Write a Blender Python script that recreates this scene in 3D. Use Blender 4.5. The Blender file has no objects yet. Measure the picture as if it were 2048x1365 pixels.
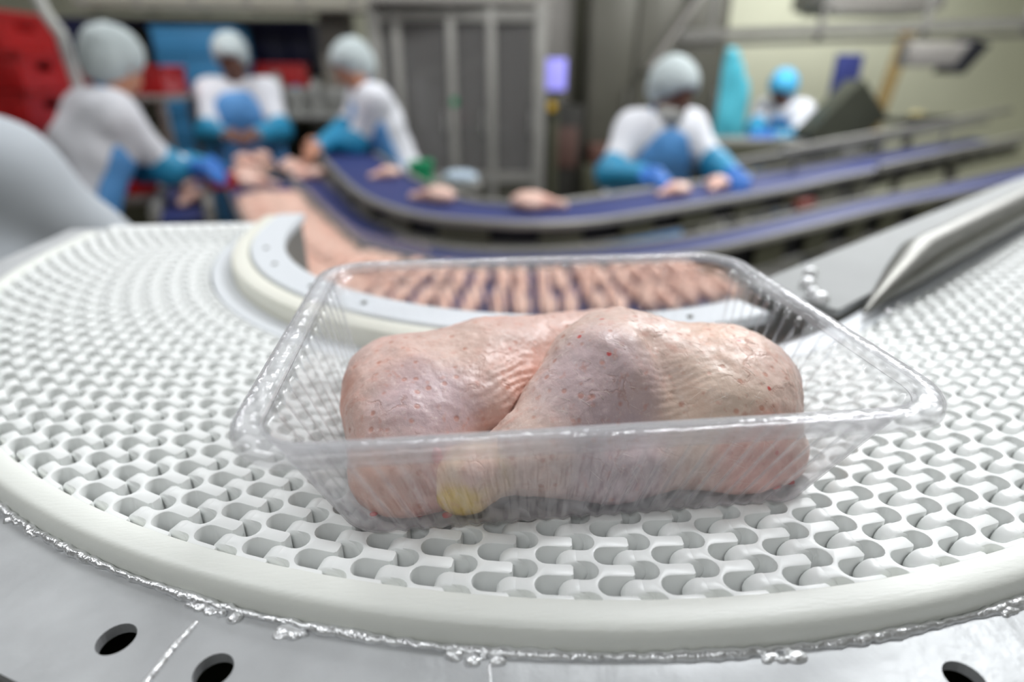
import bpy, bmesh, math, random
import numpy as np
from mathutils import Vector, Matrix
random.seed(7)
rng = np.random.default_rng(7)
PI = math.pi
scene = bpy.context.scene
col = scene.collection

# ------------------------------------------------------------------ camera
cam_d = bpy.data.cameras.new('camera')
cam = bpy.data.objects.new('camera', cam_d); col.objects.link(cam)
CAM_P = Vector((-.0471, -.2245, .1510))
_f = Vector((.10179, .90101, -.42168)); _r = Vector((.99384, -.11075, .00326)); _u = Vector((.04376, .41942, .90674))
cam.matrix_world = Matrix(((_r.x, _u.x, -_f.x, CAM_P.x), (_r.y, _u.y, -_f.y, CAM_P.y), (_r.z, _u.z, -_f.z, CAM_P.z), (0, 0, 0, 1)))
cam_d.sensor_width = 36.0; cam_d.lens = 1172.2 / 2048 * 36; cam_d.clip_start = .01; cam_d.clip_end = 60
cam_d.dof.use_dof = True; cam_d.dof.focus_distance = .208; cam_d.dof.aperture_fstop = 3.8
scene.camera = cam

# ------------------------------------------------------------------ light and exposure
vs = scene.view_settings
vs.view_transform = 'Standard'; vs.look = 'None'; vs.exposure = 0.0; vs.gamma = 1.0; vs.use_curve_mapping = False
world = bpy.data.worlds.new('world'); scene.world = world; world.use_nodes = True
world.node_tree.nodes['Background'].inputs[0].default_value = (.93, .97, 1.0, 1)
world.node_tree.nodes['Background'].inputs[1].default_value = .05
scene.cycles.transparent_max_bounces = 20
scene.cycles.max_bounces = 9
scene.cycles.transmission_bounces = 8
scene.cycles.diffuse_bounces = 4
scene.cycles.glossy_bounces = 4
CEIL = 1.90
FLOOR = -1.30
LAMPS = [(1.15, 1.05, 52, 0), (2.68, 3.15, 95, PI / 2), (-1.6, .4, 18, 0), (.1, 3.1, 22, 0), (-2.0, 3.3, 32, 0), (3.6, 5.0, 45, 0), (-.5, -1.5, 14, 0), (4.2, .8, 14, 0)]  # key and panel match shadow and glint; front, side, wall lamps are added fill

# ------------------------------------------------------------------ materials
def lin(c):
    return tuple(((x / 255) / 12.92 if x / 255 <= .04045 else ((x / 255 + .055) / 1.055) ** 2.4) for x in c) + (1,)
MATS = {}
def mat(name, rgb, rough=.5, metal=0.0, var=.06, scale=8.0, bump=0.0, bscale=120.0, sss=0.0, spec=.5, stretch=(1, 1, 1)):
    if name in MATS: return MATS[name]
    m = bpy.data.materials.new(name); m.use_nodes = True; nt = m.node_tree; N = nt.nodes; L = nt.links
    b = N['Principled BSDF']
    b.inputs['Roughness'].default_value = rough; b.inputs['Metallic'].default_value = metal
    b.inputs['Specular IOR Level'].default_value = spec
    tc = N.new('ShaderNodeTexCoord'); mp = N.new('ShaderNodeMapping'); mp.inputs['Scale'].default_value = stretch
    L.new(tc.outputs['Object'], mp.inputs['Vector'])
    nz = N.new('ShaderNodeTexNoise'); nz.inputs['Scale'].default_value = scale; nz.inputs['Detail'].default_value = 5
    L.new(mp.outputs['Vector'], nz.inputs['Vector'])
    mx = N.new('ShaderNodeMix'); mx.data_type = 'RGBA'
    c = lin(rgb)
    mx.inputs['A'].default_value = tuple(max(0, x * (1 - var * 2)) for x in c[:3]) + (1,)
    mx.inputs['B'].default_value = tuple(min(1, x * (1 + var * 2)) for x in c[:3]) + (1,)
    L.new(nz.outputs['Fac'], mx.inputs['Factor']); L.new(mx.outputs['Result'], b.inputs['Base Color'])
    if bump:
        n2 = N.new('ShaderNodeTexNoise'); n2.inputs['Scale'].default_value = bscale; n2.inputs['Detail'].default_value = 4
        L.new(mp.outputs['Vector'], n2.inputs['Vector'])
        bp = N.new('ShaderNodeBump'); bp.inputs['Strength'].default_value = bump; bp.inputs['Distance'].default_value = .002
        L.new(n2.outputs['Fac'], bp.inputs['Height']); L.new(bp.outputs['Normal'], b.inputs['Normal'])
    if sss:
        b.inputs['Subsurface Weight'].default_value = sss; b.inputs['Subsurface Radius'].default_value = (1, .8, .7); b.inputs['Subsurface Scale'].default_value = .003
    MATS[name] = m
    return m
def emis(name, rgb, strength):
    m = bpy.data.materials.new(name); m.use_nodes = True; b = m.node_tree.nodes['Principled BSDF']
    b.inputs['Base Color'].default_value = lin(rgb); b.inputs['Emission Color'].default_value = lin(rgb); b.inputs['Emission Strength'].default_value = strength
    return m

M_white_plastic = mat('white_acetal', (240, 242, 240), .36, var=.015, scale=30)
M_ring = mat('cream_polyethylene', (238, 240, 233), .42, var=.02, scale=12, bump=.08, bscale=240, stretch=(1, 4, 1))
M_cream = mat('ivory_guide', (238, 237, 224), .45, var=.02)
M_plate_white = mat('white_cover_plate', (226, 230, 234), .4, var=.02)
M_steel = mat('brushed_steel', (160, 160, 156), .5, .6, var=.16, scale=14, bump=.25, bscale=60, stretch=(1, 1, 1))
M_steel_deck = mat('scratched_steel_deck', (186, 188, 189), .5, .4, var=.15, scale=34, bump=.35, bscale=90)
M_steel_dull = mat('dull_steel', (146, 144, 138), .5, .35, var=.12, scale=10)
M_steel_dark = mat('dark_steel', (84, 84, 66), .5, .2, var=.15, scale=8)
M_weld = mat('weld_metal', (240, 241, 242), .28, .75, var=.06, scale=200, bump=.5, bscale=420)
M_sideplate = mat('matt_steel_plate', (146, 148, 147), .6, .0, var=.06, scale=20)
M_lowm = mat('near_black_olive', (44, 42, 36), .55, var=.1)
M_bar = mat('grey_steel_bar', (118, 117, 112), .42, .75, var=.1, scale=30)
M_black = mat('black_gap', (18, 19, 26), .7, var=.1)
M_under = mat('slider_bed', (56, 60, 64), .5, .3, var=.12)
M_blue_belt = mat('blue_belt', (40, 50, 104), .55, var=.05, scale=5)
M_red = mat('red_crate_plastic', (168, 16, 18), .42, var=.08, scale=4)
M_blue_crate = mat('blue_crate_plastic', (62, 128, 172), .45, var=.08, scale=4)
M_coat = mat('white_coat', (222, 223, 228), .8, var=.03, scale=6, bump=.35, bscale=18)
M_apron = mat('blue_apron', (92, 152, 210), .45, var=.08, scale=7, bump=.4, bscale=16)
M_sleeve = mat('blue_sleeve', (40, 138, 178), .45, var=.08, scale=9, bump=.4, bscale=26)
M_glove = mat('blue_glove', (40, 108, 190), .5, var=.06)
M_skin = mat('skin', (196, 140, 112), .5, var=.06, scale=12)
M_skin_dark = mat('skin_dark', (108, 72, 58), .5, var=.06, scale=12)
M_cap = mat('white_hair_cap', (184, 194, 194), .75, var=.05, scale=20, bump=.4, bscale=40)
M_cap_blue = mat('blue_hair_cap', (76, 176, 220), .7, var=.05, scale=20, bump=.4, bscale=40)
M_trouser = mat('white_trousers', (196, 200, 206), .8, var=.04)
M_boot = mat('white_boots', (215, 215, 210), .5, var=.04)
M_eye = mat('eye', (30, 25, 22), .3)
M_mask = mat('pale_beard_cover', (190, 188, 180), .8, var=.05)
M_wall = mat('cream_wall_panel', (208, 208, 184), .6, var=.03, scale=2)
M_wall_grey = mat('grey_wall_panel', (150, 148, 140), .6, var=.04, scale=2)
M_floor = mat('grey_resin_floor', (110, 108, 104), .4, var=.1, scale=5)
M_ceil = mat('white_ceiling', (220, 222, 220), .7, var=.02)
M_navy = mat('navy_machine_paint', (38, 40, 78), .45, var=.15, scale=6)
M_cab = mat('olive_grey_cabinet', (86, 84, 74), .45, .2, var=.1, scale=3)
M_cabl = mat('light_grey_panel', (150, 146, 140), .5, .1, var=.05, scale=3)
M_green = mat('green_plastic', (20, 140, 92), .4, var=.05)
M_yellow = mat('yellow_knob', (222, 176, 26), .4, var=.05)
M_tan = mat('tan_post', (150, 128, 84), .55, var=.06)
M_cyan = mat('turquoise_plastic_sheet', (86, 186, 204), .35, var=.1, scale=9, bump=.5, bscale=14)
M_joint = mat('yellow_joint_skin', (214, 192, 104), .42, var=.12, scale=220, bump=.3, bscale=500, sss=.2)
M_bone = mat('pink_raw_end', (216, 132, 132), .35, var=.2, scale=260, sss=.3)
M_blood = mat('blood_red', (190, 28, 34), .25, var=.1)

def mat_smoke(name, rgb, alpha):
    m = bpy.data.materials.new(name); m.use_nodes = True; nt = m.node_tree; N = nt.nodes; L = nt.links
    b = N['Principled BSDF']; b.inputs['Base Color'].default_value = lin(rgb); b.inputs['Roughness'].default_value = .15
    t = N.new('ShaderNodeBsdfTransparent'); mx = N.new('ShaderNodeMixShader'); mx.inputs[0].default_value = alpha
    L.new(t.outputs[0], mx.inputs[1]); L.new(b.outputs[0], mx.inputs[2]); L.new(mx.outputs[0], N['Material Output'].inputs[0])
    return m
M_perspex = mat_smoke('smoky_clear_panel', (118, 116, 114), .55)
M_guard = mat_smoke('clear_guard_strip', (190, 190, 196), .30)

def mat_tray():
    m = bpy.data.materials.new('clear_tray_plastic'); m.use_nodes = True; nt = m.node_tree; N = nt.nodes; L = nt.links
    for n in list(N):
        if n.type != 'OUTPUT_MATERIAL': N.remove(n)
    out = [n for n in N if n.type == 'OUTPUT_MATERIAL'][0]
    tc = N.new('ShaderNodeTexCoord')
    nz = N.new('ShaderNodeTexNoise'); nz.inputs['Scale'].default_value = 160; nz.inputs['Detail'].default_value = 2
    mp = N.new('ShaderNodeMapping'); mp.inputs['Scale'].default_value = (1, 1, .12)
    L.new(tc.outputs['Object'], mp.inputs[0]); L.new(mp.outputs[0], nz.inputs['Vector'])
    bp = N.new('ShaderNodeBump'); bp.inputs['Strength'].default_value = .35; bp.inputs['Distance'].default_value = .002
    L.new(nz.outputs['Fac'], bp.inputs['Height'])
    tr = N.new('ShaderNodeBsdfTransparent'); tr.inputs[0].default_value = (.985, .985, .99, 1)
    rf = N.new('ShaderNodeBsdfRefraction'); rf.inputs['IOR'].default_value = 1.05; rf.inputs['Roughness'].default_value = .04
    L.new(bp.outputs[0], rf.inputs['Normal'])
    df = N.new('ShaderNodeBsdfDiffuse'); df.inputs[0].default_value = (.88, .88, .91, 1)
    tl = N.new('ShaderNodeBsdfTranslucent'); tl.inputs[0].default_value = (.88, .88, .91, 1)
    gl = N.new('ShaderNodeBsdfGlossy'); gl.inputs['Roughness'].default_value = .13; L.new(bp.outputs[0], gl.inputs['Normal'])
    m1 = N.new('ShaderNodeMixShader'); m1.inputs[0].default_value = .14
    L.new(tr.outputs[0], m1.inputs[1]); L.new(rf.outputs[0], m1.inputs[2])
    md = N.new('ShaderNodeMixShader'); md.inputs[0].default_value = .5
    L.new(df.outputs[0], md.inputs[1]); L.new(tl.outputs[0], md.inputs[2])
    # milky share: grows on the thick flat rim (object height), small on the walls
    sx = N.new('ShaderNodeSeparateXYZ'); L.new(tc.outputs['Object'], sx.inputs[0])
    mr = N.new('ShaderNodeMapRange'); mr.inputs['From Min'].default_value = .0515; mr.inputs['From Max'].default_value = .0535
    mr.inputs['To Min'].default_value = .018; mr.inputs['To Max'].default_value = .21
    L.new(sx.outputs['Z'], mr.inputs['Value'])
    lw0 = N.new('ShaderNodeLayerWeight'); lw0.inputs['Blend'].default_value = .5
    p0 = N.new('ShaderNodeMath'); p0.operation = 'POWER'; L.new(lw0.outputs['Facing'], p0.inputs[0]); p0.inputs[1].default_value = 2.5
    mb_ = N.new('ShaderNodeMapRange'); mb_.inputs['From Min'].default_value = .0012; mb_.inputs['From Max'].default_value = .004
    mb_.inputs['To Min'].default_value = .16; mb_.inputs['To Max'].default_value = 0; L.new(sx.outputs['Z'], mb_.inputs['Value'])  # light put into the base colour: extra white where the tray floor lies shaded
    ad_ = N.new('ShaderNodeMath'); L.new(mr.outputs[0], ad_.inputs[0]); L.new(mb_.outputs[0], ad_.inputs[1])
    a0 = N.new('ShaderNodeMath'); a0.operation = 'MULTIPLY_ADD'; a0.use_clamp = True; L.new(p0.outputs[0], a0.inputs[0]); a0.inputs[1].default_value = .22; L.new(ad_.outputs[0], a0.inputs[2])
    m2 = N.new('ShaderNodeMixShader'); L.new(a0.outputs[0], m2.inputs[0])
    L.new(m1.outputs[0], m2.inputs[1]); L.new(md.outputs[0], m2.inputs[2])
    lw = N.new('ShaderNodeLayerWeight'); lw.inputs['Blend'].default_value = .5; L.new(bp.outputs[0], lw.inputs['Normal'])
    pw = N.new('ShaderNodeMath'); pw.operation = 'POWER'; L.new(lw.outputs['Facing'], pw.inputs[0]); pw.inputs[1].default_value = 3.0
    sc_ = N.new('ShaderNodeMath'); sc_.operation = 'MULTIPLY_ADD'; L.new(pw.outputs[0], sc_.inputs[0]); sc_.inputs[1].default_value = .30; sc_.inputs[2].default_value = .035
    m3 = N.new('ShaderNodeMixShader'); L.new(sc_.outputs[0], m3.inputs[0])
    L.new(m2.outputs[0], m3.inputs[1]); L.new(gl.outputs[0], m3.inputs[2])
    L.new(m3.outputs[0], out.inputs[0])
    return m
M_tray = mat_tray()

def mat_chicken(name, base, patches, seed=0.0, dots=1.0):
    """raw skin: base colour with noise, soft patches (colour, centre, inner radius, outer radius, strength), follicle dots, fine wrinkles"""
    m = bpy.data.materials.new(name); m.use_nodes = True; nt = m.node_tree; N = nt.nodes; L = nt.links
    b = N['Principled BSDF']; b.inputs['Roughness'].default_value = .40
    b.inputs['Subsurface Weight'].default_value = .10 if dots == 1.0 else 0.0; b.inputs['Subsurface Radius'].default_value = (1, .6, .5); b.inputs['Subsurface Scale'].default_value = .004
    tc = N.new('ShaderNodeTexCoord'); P = tc.outputs['Object']
    def noise(scale, detail=4, vec=None, off=0):
        n = N.new('ShaderNodeTexNoise'); n.inputs['Scale'].default_value = scale; n.inputs['Detail'].default_value = detail
        n.noise_dimensions = '4D'; n.inputs['W'].default_value = seed + off
        L.new(vec or P, n.inputs['Vector']); return n
    def mixc(fac, a, bcol, const=None):
        x = N.new('ShaderNodeMix'); x.data_type = 'RGBA'
        if const is not None: x.inputs['Factor'].default_value = const
        else: L.new(fac, x.inputs['Factor'])
        if isinstance(a, tuple): x.inputs['A'].default_value = a
        else: L.new(a, x.inputs['A'])
        if isinstance(bcol, tuple): x.inputs['B'].default_value = bcol
        else: L.new(bcol, x.inputs['B'])
        return x.outputs['Result']
    def rangev(v, a, bb, c, d):
        r = N.new('ShaderNodeMapRange'); r.interpolation_type = 'SMOOTHSTEP'
        for k, val in zip(('From Min', 'From Max', 'To Min', 'To Max'), (a, bb, c, d)): r.inputs[k].default_value = val
        L.new(v, r.inputs['Value']); return r.outputs['Result']
    def mul(a, bb):
        x = N.new('ShaderNodeMath'); x.operation = 'MULTIPLY'; L.new(a, x.inputs[0])
        if isinstance(bb, float): x.inputs[1].default_value = bb
        else: L.new(bb, x.inputs[1])
        return x.outputs[0]
    n1 = noise(55, 6); n2 = noise(170, 5, off=3)
    # warp for patch edges
    wv = N.new('ShaderNodeVectorMath'); wv.operation = 'MULTIPLY_ADD'
    L.new(n1.outputs['Color'], wv.inputs[0]); wv.inputs[1].default_value = (.022, .022, .022); L.new(P, wv.inputs[2])
    wo = N.new('ShaderNodeVectorMath'); wo.operation = 'ADD'; L.new(wv.outputs[0], wo.inputs[0]); wo.inputs[1].default_value = (-.011, -.011, -.011)
    c = lin(base)
    cur = mixc(rangev(n1.outputs['Fac'], .3, .7, 0, 1), tuple(x * .86 for x in c[:3]) + (1,), tuple(min(1, x * 1.10) for x in c[:3]) + (1,))
    cur = mixc(rangev(n2.outputs['Fac'], .5, .75, 0, .35), cur, lin((214, 140, 118)))
    for rgb, cen, r0, r1, s in patches:
        d = N.new('ShaderNodeVectorMath'); d.operation = 'DISTANCE'; L.new(wo.outputs[0], d.inputs[0]); d.inputs[1].default_value = cen
        cur = mixc(rangev(d.outputs['Value'], r0, r1, s, 0), cur, lin(rgb))
    # follicles
    vo = N.new('ShaderNodeTexVoronoi'); vo.inputs['Scale'].default_value = 190; L.new(P, vo.inputs['Vector'])
    keep = N.new('ShaderNodeSeparateColor'); L.new(vo.outputs['Color'], keep.inputs[0])
    dot = mul(rangev(vo.outputs['Distance'], .12, .30, 1, 0), rangev(keep.outputs[0], .48, .6, 0, 1))
    cur = mixc(mul(dot, .55 * dots), cur, lin((188, 112, 84)))
    vb = N.new('ShaderNodeTexVoronoi'); vb.inputs['Scale'].default_value = 95; L.new(P, vb.inputs['Vector'])
    kb = N.new('ShaderNodeSeparateColor'); L.new(vb.outputs['Color'], kb.inputs[0])
    bl = mul(rangev(vb.outputs['Distance'], .06, .13, 1, 0), rangev(kb.outputs[1], .91, .93, 0, 1))
    cur = mixc(mul(bl, .85), cur, lin((206, 44, 44)))
    ve = N.new('ShaderNodeTexVoronoi'); ve.feature = 'DISTANCE_TO_EDGE'; ve.inputs['Scale'].default_value = 60
    we = N.new('ShaderNodeVectorMath'); we.operation = 'MULTIPLY_ADD'; L.new(n2.outputs['Color'], we.inputs[0]); we.inputs[1].default_value = (.012, .012, .012); L.new(P, we.inputs[2]); L.new(we.outputs[0], ve.inputs['Vector'])
    ln = mul(rangev(ve.outputs['Distance'], .0, .05, 1, 0), rangev(n1.outputs['Fac'], .48, .62, 0, 1))
    cur = mixc(mul(ln, .38), cur, lin((176, 122, 104)))
    nf = noise(700, 3, off=21); cur = mixc(rangev(nf.outputs['Fac'], .52, .72, 0, .30), cur, lin((238, 222, 212)))
    nr = noise(260, 3, off=31); cur = mixc(rangev(nr.outputs['Fac'], .58, .72, 0, .40), cur, lin((204, 138, 118)))
    L.new(cur, b.inputs['Base Color'])
    # relief: goose bumps, wrinkles
    n3 = noise(520, 4, off=7)
    wr = N.new('ShaderNodeMapping'); wr.inputs['Scale'].default_value = (1.0, .35, .5); wr.inputs['Rotation'].default_value = (0, .5, .6); L.new(P, wr.inputs[0])
    n4 = noise(230, 6, vec=wr.outputs[0], off=9)
    vg = N.new('ShaderNodeTexVoronoi'); vg.inputs['Scale'].default_value = 330; L.new(P, vg.inputs['Vector'])
    def add(a, bb, k):
        x = N.new('ShaderNodeMath'); x.operation = 'MULTIPLY_ADD'; L.new(bb, x.inputs[0]); x.inputs[1].default_value = k; L.new(a, x.inputs[2]); return x.outputs[0]
    hgt = add(n3.outputs['Fac'], n4.outputs['Fac'], 1.5); hgt = add(hgt, vg.outputs['Distance'], -.7); hgt = add(hgt, dot, -.5); hgt = add(hgt, ln, -.8)
    bp = N.new('ShaderNodeBump'); bp.inputs['Strength'].default_value = .30; bp.inputs['Distance'].default_value = .0008
    L.new(hgt, bp.inputs['Height']); L.new(bp.outputs[0], b.inputs['Normal'])
    rr = rangev(n2.outputs['Fac'], .35, .65, .34, .56); L.new(rr, b.inputs['Roughness'])
    return m

# ------------------------------------------------------------------ mesh helpers
def tag(o, label=None, cat=None, group=None, kind=None):
    if label: o['label'] = label
    if cat: o['category'] = cat
    if group: o['group'] = group
    if kind: o['kind'] = kind
    return o
def empty(name, loc=(0, 0, 0), rz=0, label=None, cat=None, group=None):
    o = bpy.data.objects.new(name, None); o.location = loc; o.rotation_euler = (0, 0, rz); col.objects.link(o)
    o.empty_display_size = .05
    return tag(o, label, cat, group)
def link(name, me, m, parent=None, loc=(0, 0, 0), rot=(0, 0, 0)):
    o = bpy.data.objects.new(name, me); col.objects.link(o)
    o.location = loc; o.rotation_euler = rot
    if parent: o.parent = parent
    if m and not me.materials: me.materials.append(m)
    return o
def mesh(verts, faces, smooth=None):
    me = bpy.data.meshes.new('mesh'); me.from_pydata([tuple(map(float, v)) for v in verts], [], faces); me.update()
    if smooth is not None:
        me.polygons.foreach_set('use_smooth', [True] * len(me.polygons))
        if smooth < 180: me.set_sharp_from_angle(angle=math.radians(smooth))
    return me
class MB:
    """collects boxes, tubes and lathes of ONE part"""
    def __init__(s): s.v = []; s.f = []
    def add(s, v, f):
        n = len(s.v); s.v += [tuple(map(float, x)) for x in v]; s.f += [tuple(i + n for i in q) for q in f]; return s
    def box(s, lo, hi, bev=0.0):
        x0, y0, z0 = lo; x1, y1, z1 = hi
        b = min(bev, (x1 - x0) / 2.1, (y1 - y0) / 2.1, (z1 - z0) / 2.1)
        if b <= 0:
            v = [(x0, y0, z0), (x1, y0, z0), (x1, y1, z0), (x0, y1, z0), (x0, y0, z1), (x1, y0, z1), (x1, y1, z1), (x0, y1, z1)]
            return s.add(v, [(3, 2, 1, 0), (4, 5, 6, 7), (0, 1, 5, 4), (1, 2, 6, 5), (2, 3, 7, 6), (3, 0, 4, 7)])
        bm = bmesh.new(); bmesh.ops.create_cube(bm, size=1)
        for q in bm.verts: q.co = Vector((x0 + (q.co.x + .5) * (x1 - x0), y0 + (q.co.y + .5) * (y1 - y0), z0 + (q.co.z + .5) * (z1 - z0)))
        bmesh.ops.bevel(bm, geom=list(bm.edges), offset=b, segments=2, profile=.5, affect='EDGES')
        bm.verts.ensure_lookup_table(); bm.verts.index_update()
        v = [tuple(q.co) for q in bm.verts]; f = [tuple(q.index for q in fc.verts) for fc in bm.faces]; bm.free()
        return s.add(v, f)
    def bar(s, a, b, w, h, up=(0, 0, 1)):
        a = Vector(a); b = Vector(b); d = (b - a).normalized(); u = Vector(up); sd = d.cross(u).normalized(); u = sd.cross(d)
        v = []
        for p in (a, b):
            for i, j in ((-1, -1), (1, -1), (1, 1), (-1, 1)): v.append(p + sd * (i * w / 2) + u * (j * h / 2))
        return s.add(v, [(0, 1, 2, 3), (7, 6, 5, 4), (0, 4, 5, 1), (1, 5, 6, 2), (2, 6, 7, 3), (3, 7, 4, 0)])
    def tube(s, pts, r, n=12, cap=True):
        pts = [Vector(p) for p in pts]; rs = r if isinstance(r, (list, tuple)) else [r] * len(pts)
        v = []; f = []; prev = None
        for i, p in enumerate(pts):
            d = (pts[min(i + 1, len(pts) - 1)] - pts[max(i - 1, 0)]).normalized()
            ref = prev if prev is not None else (Vector((0, 0, 1)) if abs(d.z) < .9 else Vector((1, 0, 0)))
            a = d.cross(ref).normalized(); b = a.cross(d).normalized(); prev = b
            for k in range(n):
                t = 2 * PI * k / n; v.append(p + a * (rs[i] * math.cos(t)) + b * (rs[i] * math.sin(t)))
        for i in range(len(pts) - 1):
            for k in range(n):
                f.append((i * n + k, i * n + (k + 1) % n, (i + 1) * n + (k + 1) % n, (i + 1) * n + k))
        if cap: f.append(tuple(range(n - 1, -1, -1))); f.append(tuple((len(pts) - 1) * n + k for k in range(n)))
        return s.add(v, f)
    def build(s, name, m, parent=None, smooth=35, loc=(0, 0, 0), rot=(0, 0, 0)):
        me = mesh(s.v, s.f, smooth)
        bm = bmesh.new(); bm.from_mesh(me); bmesh.ops.recalc_face_normals(bm, faces=bm.faces); bm.to_mesh(me); bm.free()
        if smooth is not None and smooth < 180: me.set_sharp_from_angle(angle=math.radians(smooth))
        return link(name, me, m, parent, loc, rot)
def copy_tree(o, parent=None, label=None, group=None):
    c = o.copy(); col.objects.link(c); c.parent = parent
    if label: c['label'] = label
    if group: c['group'] = group
    for ch in [x for x in o.children]: copy_tree(ch, c)
    return c
def sweep(path, prof, closed=True):
    """path: list of (x,y, nx,ny) with outward normal; prof: list of (offset, z)"""
    v = []; f = []; n = len(prof)
    for x, y, nx, ny in path:
        for o, z in prof: v.append((x + nx * o, y + ny * o, z))
    for i in range(len(path) - 1):
        for k in range(n if closed else n - 1):
            f.append((i * n + k, i * n + (k + 1) % n, (i + 1) * n + (k + 1) % n, (i + 1) * n + k))
    if closed: f.append(tuple(range(n))); f.append(tuple((len(path) - 1) * n + k for k in range(n - 1, -1, -1)))
    return v, f
def part_sweep(name, path, prof, m, parent, smooth=40):
    v, f = sweep(path, prof); b = MB(); b.add(v, f); return b.build(name, m, parent, smooth)
def smooth_path(pts, step=.04):
    P = [np.array(p, float) for p in pts]; P = [2 * P[0] - P[1]] + P + [2 * P[-1] - P[-2]]; out = []
    for i in range(1, len(P) - 2):
        n = max(2, int(np.linalg.norm(P[i + 1] - P[i]) / step))
        for k in range(n):
            t = k / n
            out.append(.5 * ((2 * P[i]) + (-P[i - 1] + P[i + 1]) * t + (2 * P[i - 1] - 5 * P[i] + 4 * P[i + 1] - P[i + 2]) * t * t + (-P[i - 1] + 3 * P[i] - 3 * P[i + 1] + P[i + 2]) * t ** 3))
    out.append(P[-2]); out = np.array(out)
    d = np.gradient(out, axis=0); d /= np.linalg.norm(d, axis=1)[:, None]
    return [(x, y, -ty, tx) for (x, y), (tx, ty) in zip(out, d)]      # normal on the left of travel

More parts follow.
